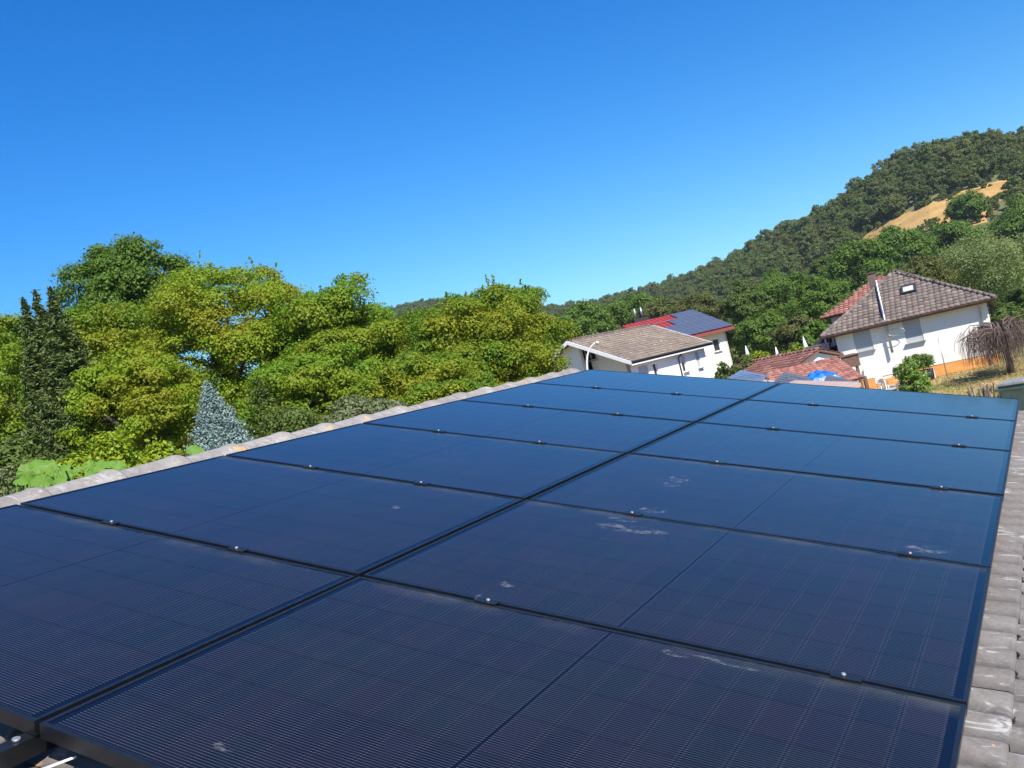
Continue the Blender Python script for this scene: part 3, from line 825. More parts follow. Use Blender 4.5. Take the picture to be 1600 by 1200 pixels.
# steel flue on the roof and down the wall
P1 = pixel_on_face(1371.5, 451, A, fn); P2 = pixel_on_face(1382, 497, A, fn)
lo = P2 + nf * .25
fl = MB().tube([P1 + fn * .25 + Z * .3, P1 + fn * .2, P2 + fn * .22, lo + Z * -.2, lo + Z * -2.0], [.075, .075, .075, .075, .075], 10)
fl.build('flue', M['zinc'], hr)
rg = MB(); c0 = lo + Z * -.9 + e * .45; rg.tube([c0 + e * .45 * math.cos(t) + Z * .2 * math.sin(t) + nf * .1 for t in np.linspace(0, 2 * math.pi, 18)], .018, 6); rg.build('bracket_ring', M['zinc'], hr)
dp = MB(); cx = wo_ + e * (WL_ - .38) + nf * .1
dp.tube([cx + Z * 3.95 + nf * .4, cx + Z * 3.55, cx + Z * 1.0, cx + Z * .2], .05, 8); dp.build('downpipe', M['zinc'], hr)
dp = MB(); cx = wo_ + e * (wins_[0][0] + .15) + nf * .09; dp.tube([cx + Z * 1.7, cx + Z * .1], .035, 8); dp.build('downpipe', M['zinc'], hr)
# chimney
ch = at(1360, 425, 63.2); MB().box((ch[0], ch[1], ch[2] - 1.2), (.46, .5, 2.2), (e, nb, Z)).build('chimney', simple('sooty_brick', (.20, .13, .10), .9, 0, .25, 14), hr)
MB().box((ch[0], ch[1], ch[2] - .07), (.56, .6, .06), (e, nb, Z)).build('chimney_cap', M['wood_fascia'], hr)
# rear wing with red tiles, set back to the left
Wa = at(1281, 498, 65.0); Wr = at(1373, 431, 69.0); Wr = Wa * (0, 0, 1) + Wr * (1, 1, 0) + Z * (Wr[2] - Wa[2]); We = Wa + e * 6.9
Wc = We + nb * 8.5; Wd = Wa + nb * 8.5
for f_ in ([Wa, We, Wr], [We, Wc, Wr], [Wd, Wa, Wr], [Wc, Wd, Wr]): roof_face(hr, f_, M['tile_red'])
MB().prism([Wa * (1, 1, 0) + nb * .5 + e * .6, Wa * (1, 1, 0) + nb * .5 + e * 6.2, Wa + nb * .5 + e * 6.2 - Z * .12, Wa + nb * .5 + e * .6 - Z * .12], nb * 7.5).build('wall', M['warm_render'], hr)
fixparents(hr)

# --- white house with brown pitched roof
th = .18278
q = np.array([math.cos(th), -math.sin(th), 0.]); d = np.array([math.sin(th), math.cos(th), 0.]); 
s5 = .8; base = CAM * (1, 1, 0) + (np.array([-31.6096, 67.2684, 0.]) - CAM * (1, 1, 0)) * s5
HW, HL = 5.5 * s5, 13.182 * s5; ze = 5.2 + .0909 * s5 - .05; zr_ = ze + 2.852 * s5 - .05
O0 = base + Z * zr_
el = O0 - q * HW - Z * (zr_ - ze); er = O0 + q * HW - Z * (zr_ - ze)
hw = empty('white_house', base, 'white rendered house with brown pitched roof and white verge boards, beyond the far panels', 'house')
fr_ = [er, er + d * HL, O0 + d * HL, O0]
roof_face(hw, fr_, M['tile_brown']); roof_face(hw, [el + d * HL, el, O0, O0 + d * HL], M['tile_brown'])
hip_caps(hw, O0, O0 + d * HL, M['tile_brown'])
for off_, a, b_ in ((-.04, O0, er), (-.04, O0, el), (.04, O0 + d * HL, er + d * HL), (.04, O0 + d * HL, el + d * HL)):
    MB().bar(a + d * off_ - Z * .07, b_ + d * off_ - Z * .07, .05, .22).build('verge_board', M['white_paint'], hw)
MB().bar(er - Z * .12 + q * .02, er + d * HL - Z * .12 + q * .02, .05, .24).build('eave_board', M['white_paint'], hw)
gutter(hw, er + q * .05 - Z * .0, er + d * HL + q * .05, q, M['dark'], .06)
gi = .55      # gable set back under the roof edge
G0 = base + d * gi - q * (HW - .5)
GWt = 2 * (HW - .5)
slope = (zr_ - ze) / HW
def zroof(x): return zr_ - slope * abs(x - (HW - .5)) - .14
gm = MB()
XB = HW - .1
# left part flush, right part recessed with loggia
gm.prism([G0, G0 + q * XB, G0 + q * XB + Z * zroof(XB), G0 + q * (HW - .5) + Z * zroof(HW - .5), G0 + Z * zroof(0)], d * .3)
RC = 1.0
gwin = (XB + .75, XB + 1.85, 4.15, 5.35)
o2 = G0 + d * RC
wallr = MB(); 
topz = zroof(GWt)
wall_with_holes(gm, o2, q, -d, GWt, 5.05, .3, [])
gm.prism([o2 + q * XB + Z * 5.05, o2 + q * (GWt) + Z * 5.05, o2 + q * GWt + Z * max(5.07, zroof(GWt)), o2 + q * XB + Z * zroof(XB)], d * .3)
# right long wall
R0_ = G0 + q * GWt
def onplane(px, py, o, e_, n_):
    r = ray(px, py); P = CAM + r * (((o - CAM) @ n_) / (r @ n_)); return float((P - o) @ e_), float(P[2])
lw = []
for (xa, ya, xb, yb, kd) in ((1062, 556, 1074, 575, 'half'), (1085, 550, 1096, 570, 'shutter'), (1019, 568, 1026, 584, 'tall'), (996, 573, 1016, 590, 'shutter')):
    s0, z1 = onplane(xa, ya, R0_, d, q); s1, z0 = onplane(xb, yb, R0_, d, q)
    s1 = max(s1, s0 + .55); z0 = min(z0, z1 - 1.15)
    lw.append((s0, s1, z0, z1, kd))
wall_with_holes(gm, R0_, d, q, HL - 1.1, zroof(GWt), .3, [l[:4] for l in lw])
gm.quad(G0 + d * (HL - 1.1), G0, G0 + Z * zroof(0), G0 + d * (HL - 1.1) + Z * zroof(0))
gm.prism([G0 + d * (HL - 1.1), G0 + d * (HL - 1.1) + q * GWt, G0 + d * (HL - 1.1) + q * GWt + Z * zroof(GWt), G0 + d * (HL - 1.1) + q * (HW - .5) + Z * zroof(HW - .5), G0 + d * (HL - 1.1) + Z * zroof(0)], d * .2)
gm.build('wall', M['white_render'], hw)
for l in lw: add_window(hw, R0_, d, q, *l[:4], kind='glass' if l[4] == 'tall' else l[4], sill=l[4] != 'tall')
gs, gz1 = onplane(912.5, 547, o2, q, -d); gs2, gz0 = onplane(931, 562, o2, q, -d)
add_window(hw, o2 + -d * .14, q, -d, gs, gs2 + .15, gz0, gz0 + max(.95, gz1 - gz0), kind='glass', mull=2)
dps, dpz = onplane(1057, 547, R0_ + q * .08, d, q)
dpp = R0_ + d * dps + q * .08
MB().tube([er + d * (dps + .75) + q * .1 - Z * .05, dpp + Z * (ze - .45) + q * .02, dpp + Z * (ze - .9), dpp + Z * 2.0, dpp], .045, 8).build('downpipe', M['dark'], hw)
fixparents(hw)

# --- house with red metal roof and solar panels
sc = 1.72; th = .8
base = CAM * (1, 1, 0) + (np.array([-19.1, 49.33, 0]) - CAM * (1, 1, 0)) * sc
d = np.array([math.sin(th), math.cos(th), 0.]); q = np.array([math.cos(th), -math.sin(th), 0.])
HWr, HLr = 8.0, 4.42 * sc; ze = 5.2 + .59 * sc; zz = ze + 1.57 * sc
pre = d * -7
O0 = base + Z * zz
hd = empty('red_roofed_house', base, 'cream house with red metal roof covered in blue solar panels, behind the brown roof', 'house')
er = O0 + q * HWr - Z * (zz - ze); el = O0 - q * HWr - Z * (zz - ze)
rm = MB()
for a, b_, c_, d_ in ((er + pre * .0, er + d * HLr, O0 + d * HLr, O0), (el + d * HLr, el, O0, O0 + d * HLr)):
    nn = np.cross(b_ - a, d_ - a); nn /= np.linalg.norm(nn); rm.prism([a, b_, c_, d_], -nn * .14)
    L = np.linalg.norm(b_ - a); ee = (b_ - a) / L
    k = 0.2
    while k < L:
        rm.bar(a + ee * k + nn * .02, d_ + ee * k + nn * .02, .035, .06, nn); k += .45
rm.build('roof', M['red_metal'], hd)
MB().bar(er - Z * .12, er + d * HLr - Z * .12, .12, .26).build('eave_board', simple('dark_red_board', (.20, .05, .04), .7), hd)
G0 = base + d * .6 - q * (HWr - .8); GW = 2 * (HWr - .8); GL = HLr - 1.2; sl = (zz - ze) / HWr
zf = lambda x: zz - sl * abs(x - (HWr - .8)) - .2
wm = MB(); RR = G0 + q * GW
hs = [(GL - 3.3, GL - 2.6, 4.1, 5.5), (GL - 1.5, GL - .8, 4.3, 5.5), (GL - 3.3, GL - 2.4, 1.1, 2.3), (GL - 1.5, GL - .6, 1.1, 2.3)]
wall_with_holes(wm, RR, d, q, GL, zf(GW), .3, hs)
for yy_ in (0, GL - .2):
    wm.prism([G0 + d * yy_, G0 + q * GW + d * yy_, G0 + q * GW + d * yy_ + Z * zf(GW), G0 + q * GW / 2 + d * yy_ + Z * zf(GW / 2), G0 + d * yy_ + Z * zf(0)], d * .2)
wm.quad(G0 + d * GL, G0, G0 + Z * zf(0), G0 + d * GL + Z * zf(0))
wm.build('wall', M['cream_render'], hd)
for hx in hs: add_window(hd, RR, d, q, *hx, kind='glass')
chp = at(999, 497, 97); MB().box((chp[0], chp[1], zz + .2), (1.5, .8, .5), (d, q, Z)).build('chimney', M['dark'], hd)
for k_ in (-.35, .35): MB().tube([(chp[0] + d[0]*k_, chp[1] + d[1]*k_, zz + .5), (chp[0] + d[0]*k_, chp[1] + d[1]*k_, zz + 1.5)], .11, 8).build('flue', M['zinc'], hd)
fixparents(hd)
mtp, nt, b = new_mat('blue_solar_cells')
tc = nt.nodes.new('ShaderNodeTexCoord'); bk = nt.nodes.new('ShaderNodeTexBrick')
b.inputs['Base Color'].default_value = (.075, .085, .115, 1); b.inputs['Roughness'].default_value = .35; b.inputs['Coat Weight'].default_value = .3
M['small_pv'] = mtp
fa = er; L = HLr; nn = np.cross(d, (O0 - er)); nn /= np.linalg.norm(nn); sv = O0 - er; SL = np.linalg.norm(sv); sv /= SL
arr = empty('rooftop_solar_array', fa + nn * .1, 'rows of blue solar panels with pale rails on the red metal roof', 'solar panels')
def add_mod(x, y, w, h):
    c = fa + d * (x + w / 2) + sv * (y + h / 2) + nn * .13
    o = MB().box(c, (w - .04, h - .04, .04), (d, sv, nn)).build('solar_panel', M['small_pv'], arr); 
    f = MB(); 
    for s_ in (-1, 1): f.box(c + d * s_ * (w / 2 - .015), (.04, h, .055), (d, sv, nn))
    f.build('frame', M['zinc'], o)
nrow = 4; hrow = SL / (nrow + .15); ww = .62
for r_ in range(nrow):
    x = .1
    while x + ww < L:
        if not (r_ == 3 and x < L * .60) and not (r_ == 2 and x < L * .50 and x > L * .12): add_mod(x, .1 + r_ * hrow, ww, hrow * .92)
        x += ww
    if r_ < 3: MB().box(fa + d * L / 2 + sv * (.06 + (r_ + 1) * hrow - hrow * .02) + nn * .15, (L, .09, .05), (d, sv, nn)).build('rail', M['zinc'], arr)
fixparents(arr)

# --- outbuilding with red-brown tiles, low shed roof in front
top_l = gr(1157, 569, 3.4); top_r = gr(1281, 545.5, 3.4)
ee = (top_r - top_l) / np.linalg.norm(top_r - top_l); ff = np.array([ee[1], -ee[0], 0.])
if ff @ (CAM - top_l) < 0: ff = -ff
ob = empty('tiled_outbuilding', top_l * (1, 1, 0), 'long low outbuilding with red-brown speckled tile roof left of the cream house', 'outbuilding')
lo_l = top_l + ff * 4.2 - Z * 1.5; lo_r = top_r + ff * 4.2 - Z * 1.5
roof_face(ob, [lo_l, lo_r, top_r, top_l], M['tile_redbrown'])
bk_l = top_l - ff * 3.5 - Z * 1.3; bk_r = top_r - ff * 3.5 - Z * 1.3
roof_face(ob, [bk_r, bk_l, top_l, top_r], M['tile_redbrown'])
hip_caps(ob, top_l, top_r, M['tile_redbrown'])
wb = MB()
for p, pp in ((top_l + ee * .3, 1), (top_r - ee * .3, -1)):
    wb.prism([(p + ff * 3.9) * (1, 1, 0), (p - ff * 3.2) * (1, 1, 0), p - ff * 3.2 - Z * 1.3, p - Z * .18, p + ff * 3.9 - Z * 1.5], ee * .15 * pp)
wb.prism([(top_l + ee*.3 + ff * 3.9) * (1, 1, 0), (top_r - ee*.3 + ff * 3.9) * (1, 1, 0), top_r - ee*.3 + ff * 3.9 - Z * 1.55, top_l + ee*.3 + ff * 3.9 - Z * 1.55], -ff * .15)
wb.build('wall', M['white_render'], ob); fixparents(ob)

t2l = gr(1196, 587, 2.85); t2r = gr(1310, 560, 2.85)
ee = (t2r - t2l) / np.linalg.norm(t2r - t2l); ff = np.array([ee[1], -ee[0], 0.])
if ff @ (CAM - t2l) < 0: ff = -ff
cp = empty('open_carport', t2l * (1, 1, 0), 'open carport with orange-red tile roof, brown wooden fascia and dark posts beside the cream house', 'carport')
roof_face(cp, [t2l + ff * 3.6 - Z * 1.0, t2r + ff * 3.6 - Z * 1.0, t2r, t2l], M['tile_red'])
roof_face(cp, [t2r - ff * 1.2 - Z * .35, t2l - ff * 1.2 - Z * .35, t2l, t2r], M['tile_red'])
hip_caps(cp, t2l, t2r, M['tile_red'])
fb = MB(); p0 = t2r + ee * .05 - Z * .1
for k in range(7):
    fb.box(p0 + ee * (.07 + k * .13) - Z * .22, (.115, .9, .62), (ee, ff, Z)).build if False else None
fb.build  # noqa
for k in range(8):
    MB().box(p0 + ee * (.07 + k * .115) - Z * .20 + ff * .2, (.10, .05, .62), (ee, ff, Z)).build('fascia_board', M['wood_fascia'], cp)
MB().box(p0 + ee * .47 + Z * .13 - ff * .3, (1.0, 1.2, .05), (ee, ff, Z)).build('fascia_top', M['wood_fascia'], cp)
for (a, b_) in ((.15, .1), (.8, .1), (.15, 3.2), (-6.5, .1), (-6.5, 3.2)):
    P = (t2r + ee * a + ff * b_) * (1, 1, 0); MB().box(P + Z * 1.0, (.14, .14, 2.0 + (.5 if b_ < 1 else -.3)), (ee, ff, Z)).build('post', M['wood_fascia'], cp)
fixparents(cp)

# --- low flat garage with three tilted solar panels in a row
gl = gr(1112, 592, 2.75); grr = gr(1350, 606, 2.75)
gl = gr(1120, 592, 2.72); g2 = gr(1345, 598, 2.72)
ee = (g2 - gl); ee /= np.linalg.norm(ee); ff = np.array([ee[1], -ee[0], 0.])
if ff @ (CAM - gl) < 0: ff = -ff
fg = empty('flat_roofed_shed', gl * (1, 1, 0), 'low shed with faded pink roof sheets carrying three tilted solar panels', 'shed')
Lg = float((g2 - gl) @ ee)
MB().prism([gl, g2, g2 + ff * 5 - Z * .45, gl + ff * 5 - Z * .45], -Z * .12).build('roof', M['pink_sheet'], fg)
rb = MB()
for k in range(int(Lg / .4)):
    rb.bar(gl + ee * (.2 + k * .4) + Z * .02, gl + ee * (.2 + k * .4) + ff * 5 - Z * .43, .06, .05)
o = rb.build('roof_ribs', M['pink_sheet'], fg); o['kind'] = 'stuff'
MB().prism([(gl + ff * .3) * (1, 1, 0), (g2 + ff * .3) * (1, 1, 0), (g2 + ff * 4.7) * (1, 1, 0), (gl + ff * 4.7) * (1, 1, 0)], Z * 2.2).build('wall', M['white_render'], fg)
fixparents(fg)
M['pv_blue_l'] = simple('pale_blue_panel', (.10, .19, .36), .2, 0, .08, 3)
M['pv_grey'] = simple('grey_blue_panel', (.09, .10, .125), .25, 0, .08, 3)
def px_dist(px): return 44.0
for (cs, lab, mat) in [([(1136, 591), (1157, 579), (1198, 587), (1190, 596)], 'pale blue striped solar panel, leftmost of the three tilted ones beyond the array', 'pv_blue_l'),
                  ([(1207, 598), (1224, 582), (1266, 591), (1261, 600)], 'grey striped solar panel, middle one of the three, before the blue sheet', 'pv_grey'),
                  ([(1284, 603), (1292, 586), (1335, 596), (1334, 605)], 'grey striped solar panel, rightmost of the three tilted ones by the carport', 'pv_grey')]:
    dd_ = [42.6, 44.2, 44.2, 42.6]
    c4 = [at(px, py, k_) for (px, py), k_ in zip(cs, dd_)]
    c4[2] = c4[1] + (c4[3] - c4[0]) if False else c4[2]
    u_ = c4[3] - c4[0]; v_ = c4[1] - c4[0]; n_ = np.cross(u_, v_); n_ /= np.linalg.norm(n_)
    if n_[2] < 0: n_ = -n_
    t = empty('tilted_solar_panel', c4[0], lab, 'solar panel', group='three tilted solar panels on the shed')
    MB().prism(c4, -n_ * .05).build('panel_glass', M[mat], t)
    for k in range(0, 6):
        f_ = k / 5; a = c4[0] * (1 - f_) + c4[1] * f_; b_ = c4[3] * (1 - f_) + c4[2] * f_
        MB().bar(a + n_ * .012, b_ + n_ * .012, .045, .03, n_).build('rail', M['zinc'], t)
    for p in (c4[1], c4[2], c4[0], c4[3]):
        zb = 2.5; MB().bar(p - n_ * .03, (p[0], p[1], min(zb, p[2] - .1)), .04, .04, (1, 0, 0)).build('leg', M['zinc'], t)
    fixparents(t)
# blue plastic sheet, crumpled
bc = at(1277, 587, 47.5); bmesh_ = MB(); nx, ny = 26, 14
rr = np.array([RH[0], RH[1], 0]); fd = np.array([FH[0], FH[1], 0])
H_ = np.zeros((nx + 1, ny + 1))
for i in range(nx + 1):
    for j in range(ny + 1):
        ed = max(0, math.sin(math.pi * i / nx)) ** .35 * max(0, math.sin(math.pi * j / ny)) ** .35
        H_[i, j] = .55 * ed * (1 + .12 * math.sin(i * .9 + j) + .1 * math.sin(i * .37 - j * 1.3)) + .04 * random.random()
pt_ = lambda i, j: bc + rr * (i / nx - .5) * 1.75 + fd * (j / ny - .5) * 1.8 + Z * (H_[i, j] - .42)
for i in range(nx):
    for j in range(ny): bmesh_.quad(pt_(i, j), pt_(i+1, j), pt_(i+1, j+1), pt_(i, j+1), True)
bmesh_.prism([pt_(0, 0), pt_(nx, 0), pt_(nx, ny), pt_(0, ny)], -Z * .2)
tag(bmesh_.build('plastic_sheet', M['blue_plastic']), 'crumpled bright blue plastic sheet between the tilted panels and the red carport roof', 'tarpaulin')
st = empty('sheet_stack', bc * (1, 1, 0), 'pallet stack holding up the blue plastic sheet', 'pallet stack')
zb_ = bc[2] - .62
for k in range(6): MB().box(bc * (1, 1, 0) + Z * (zb_ * (k + .5) / 6), (1.2, 1.2, zb_ / 6 - .03), (rr, fd, Z)).build('pallet', M['grey_timber'], st)
fixparents(st)

# --- grey metal shed with dark awning and white box
sb = at(1292, 546, 61); sb[2] = 0
ex_ = np.array([.936, -.353, 0]); ey_ = np.array([.353, .936, 0])
ms = empty('metal_shed', sb, 'small grey ribbed metal shed squeezed between the outbuilding and the cream house', 'shed')
m_ = MB()
for k in range(7): m_.box(sb + ex_ * (-.6 + k * .2) + Z * 1.75, (.19, 1.6 + .03 * (k % 2), 3.5), (ex_, ey_, Z))
m_.build('wall', M['zinc'], ms); MB().box(sb + Z * 3.54, (1.6, 1.8, .06), (ex_, ey_, Z)).build('roof', M['zinc'], ms); fixparents(ms)
p = at(1298, 531, 60.3)
ac = empty('air_conditioner', p, 'white boxy unit fixed above the grey metal shed by the roof corner', 'air conditioner')
MB().box(p, (.62, .35, .8), (ex_, ey_, Z)).build('casing', M['white_plastic'], ac); MB().tube([p - ey_ * .18, p - ey_ * .2], .2, 12).build('fan_grille', M['dark'], ac)
MB().box(p - Z * .55, (.62, .35, .2), (ex_, ey_, Z)).build('bracket', M['dark'], ac); fixparents(ac)
a = at(1285, 524, 61); b_ = at(1266, 544, 61)
aw = MB(); aw.prism([a, b_, b_ + ey_ * 2.2, a + ey_ * 2.2], (0, 0, -.22)); tag(aw.build('sloping_awning', M['dark']), 'black sloping awning slung from the roof corner down over the outbuilding', 'awning')

# --- street lamp
lb = at(917, 578, 36); lb[2] = 0
tp = at(932, 535, 36); 
lm = empty('street_lamp', lb, 'white whip-shaped street lamp in front of the white house gable', 'street lamp')
pts = [lb, lb + Z * 3.0, at(917.3, 577, 36), at(916.8, 565, 36), at(917.6, 556, 36), at(919.5, 549, 36), at(923, 542.5, 36), at(927, 538, 36), at(930, 536, 36)]
MB().tube(pts, [.08, .07, .045, .042, .04, .036, .033, .03, .03], 10).build('pole', M['lamp_pole'], lm)
hd1 = at(930, 536, 36); hd2 = at(936, 535, 36); MB().tube([hd1, hd1 * .6 + hd2 * .4, hd2], [.045, .08, .04], 10).build('lamp_head', simple('lamp_head_cover', (.62, .55, .47), .5), lm); fixparents(lm)

# --- things on the lawn
for i, (a, b_, lab) in enumerate([((1457, 524), (1468, 577), 'thin grey pole standing on the lawn, left one of the pair'), ((1466, 529), (1481, 592), 'thin grey pole standing on the lawn, right one of the pair, nearer')]):
    P = grt(*b_); D = float(np.hypot(*(P - CAM)[:2])); T = at(*a, D)
    tag(MB().tube([P - Z * .2, T], [.028, .022], 8).build('thin_pole', M['zinc']), lab, 'pole', 'pair of thin poles on the lawn')
def chair(P, ax, name='garden_chair', lab='', mat='white_plastic'):
    x, y = np.array(ax), np.array([-ax[1], ax[0], 0]); t = empty(name, P, lab, 'chair', group='garden chairs by the plinth')
    MB().box(P + Z * .44, (.48, .46, .04), (x, y, Z)).build('seat', M[mat], t)
    k_ = MB()
    for j in range(5): k_.box(P + Z * .72 + y * .25 + x * (-.19 + j * .095), (.06, .03, .5), (x, y, Z))
    k_.box(P + Z * .98 + y * .25, (.48, .035, .07), (x, y, Z)); k_.build('backrest', M[mat], t)
    for sx in (-1, 1):
        for sy in (-1, 1): MB().box(P + Z * .21 + x * .21 * sx + y * .2 * sy, (.04, .04, .42), (x, y, Z)).build('leg', M[mat], t)
        MB().box(P + Z * .66 + x * .25 * sx, (.05, .44, .03), (x, y, Z)).build('armrest', M[mat], t)
    fixparents(t)
c1 = grt(1381, 610); c2 = grt(1394, 609); 
chair(c1, (.8, .6, 0), lab='white slatted garden chair by the plinth, tall backrest, left of the bush')
P = grt(1396, 607); t = empty('garden_table', P, 'white low garden table between the chair and the leafy bush', 'table')
MB().box(P + Z * .68, (1.1, .7, .05), (rr, fd, Z)).build('tabletop', M['white_plastic'], t)
for sx in (-1, 1):
    for sy in (-1, 1): MB().box(P + rr * .48 * sx + fd * .28 * sy + Z * .33, (.05, .05, .66), (rr, fd, Z)).build('leg', M['white_plastic'], t)
fixparents(t)
P = grt(1370, 604); chair(P, (-.6, .8, 0), lab='black garden chair in front of the orange plinth, farther left than the white one', mat='black_metal')
tp_ = MB(); PP = grt(1385, 608); tp_.box(PP + Z * .03, (3.6, 2.6, .06), (rr, fd, Z)); tag(tp_.build('patio', simple('grey_paving', (.36, .35, .33), .9, 0, .15, 3)), kind='structure')
P = grt(1447, 595); t = empty('planter_barrel', P, 'black and white planter tub with dark shrub by the orange plinth', 'planter')
MB().tube([P, P + Z * .3, P + Z * .6], [.42, .5, .52], 18).build('tub', M['dark'], t)
for k in range(3):
    a = k * 2.1 + 2.2; MB().box(P + Z * .3 + np.array([math.cos(a), math.sin(a), 0]) * .5, (.26, .04, .55), ((-math.sin(a), math.cos(a), 0), (math.cos(a), math.sin(a), 0), Z)).build('panel', M['white_plastic'], t)
fixparents(t); planter_pos = P
# grey-green lidded container and wood pile at the right edge
bp_ = at(1592, 615, 36.5); bp_[2] = 0; topz = at(1588, 593, 36.5)[2]
x_, y_ = np.array([.93, -.37, 0]), np.array([.37, .93, 0])
t = empty('garden_container', bp_, 'grey-green garden container with pale lid at the right edge of the lawn', 'container')
bb = MB(); zt = topz - .10
bb.prism([bp_ - x_*.42 - y_*.42, bp_ + x_*.42 - y_*.42, bp_ + x_*.42 + y_*.42, bp_ - x_*.42 + y_*.42], Z * .01)
def frust(mb, c, w0, w1, z0, z1):
    P0 = [c + x_*sx*w0 + y_*sy*w0 + Z*z0 for sx, sy in ((-1,-1),(1,-1),(1,1),(-1,1))]; P1 = [c + x_*sx*w1 + y_*sy*w1 + Z*z1 for sx, sy in ((-1,-1),(1,-1),(1,1),(-1,1))]
    mb.poly(P0[::-1]); mb.poly(P1)
    for k in range(4): mb.quad(P0[k], P0[(k+1)%4], P1[(k+1)%4], P1[k])
frust(bb, bp_, .36, .44, .02, zt); bb.build('body', M['grey_plastic'], t)
lid = MB(); frust(lid, bp_, .48, .46, zt + .003, zt + .06); frust(lid, bp_, .44, .36, zt + .063, topz + .01); lid.build('lid', simple('pale_lid', (.24, .25, .23), .6), t)
hb = MB(); hb.bar(bp_ - x_*.5 - y_*.56 + Z * (zt - .12), bp_ + x_*.5 - y_*.56 + Z * (zt - .12), .06, .08); hb.build('rim', M['grey_plastic'], t)
fixparents(t)
wpile = empty('wood_pile', gr(1545, 640, 0), 'heap of weathered planks and sticks leaning beside the grey-green container', 'wood pile')
wbase = at(1548, 625, 37); wbase[2] = 0
for k in range(26):
    px = random.uniform(1531, 1566); base_ = at(px, 640, 37.0 + random.uniform(-.5, .5)); base_[2] = 0
    hgt = float(at(px, 598 + abs(px - 1550) * .35 + random.uniform(-3, 6), 37)[2]); ln_ = np.array([random.uniform(-.35, .35), random.uniform(-.3, .3), 0])
    MB().bar(base_, base_ + ln_ + Z * max(.3, hgt), random.uniform(.05, .12), random.uniform(.03, .05), (1, 0, 0)).build('plank', M['timber'] if k % 5 == 0 else M['grey_timber'], wpile)
fixparents(wpile)
# closed parasols in the far garden
for (bx, by, tpx, tpy, dd_, lab) in [(1168, 562, 1165, 541, 78, 'closed white parasol beside the cream house corner, leftmost of the three'), (1215, 556, 1212, 543, 74, 'closed white parasol in front of the hedge, middle one of the three'), (1259, 540, 1255, 527, 72, 'closed white parasol near the black awning, rightmost of the three')]:
    P0 = at(bx, by, dd_); P1 = at(tpx, tpy, dd_); t = empty('garden_parasol', (P0[0], P0[1], 0), lab, 'parasol', group='closed parasols in the gardens')
    MB().tube([(P0[0], P0[1], 0), P1 + Z * .05], .03, 8).build('pole', M['white_paint'], t); MB().tube([P1 - Z * .95, P1 - Z * .7, P1], [.12, .17, .03], 8).build('canopy', M['white_paint'], t); fixparents(t)

# ------------------------------------------------------------------ vegetation
def leaf_quads(C, N, S, aspect=.6, rng=RNG, fold=True):
    """C centres, N normals, S sizes -> vertex array (n*4,3) of pointed leaves"""
    n = len(C); N = N / (np.linalg.norm(N, axis=1, keepdims=True) + 1e-9)
    r = rng.normal(size=(n, 3)); T = np.cross(N, r); T /= (np.linalg.norm(T, axis=1, keepdims=True) + 1e-9); B = np.cross(N, T)
    S = S[:, None]; w = S * aspect * .5
    V = np.stack([C - T * S * .5, C + B * w - T * S * .05, C + T * S * .5, C - B * w - T * S * .05], 1)
    return V.reshape(-1, 3)
def mesh_from_quads(name, V, mat):
    n = len(V) // 4; me = bpy.data.meshes.new(name)
    me.vertices.add(len(V)); me.vertices.foreach_set('co', V.astype(np.float32).ravel())
    me.loops.add(4 * n); me.loops.foreach_set('vertex_index', np.arange(4 * n, dtype=np.int32))
    me.polygons.add(n); me.polygons.foreach_set('loop_start', np.arange(0, 4 * n, 4, dtype=np.int32)); me.polygons.foreach_set('loop_total', np.full(n, 4, dtype=np.int32))
    me.materials.append(mat); me.update(calc_edges=True); return me
def unit(v): return v / (np.linalg.norm(v, axis=-1, keepdims=True) + 1e-9)
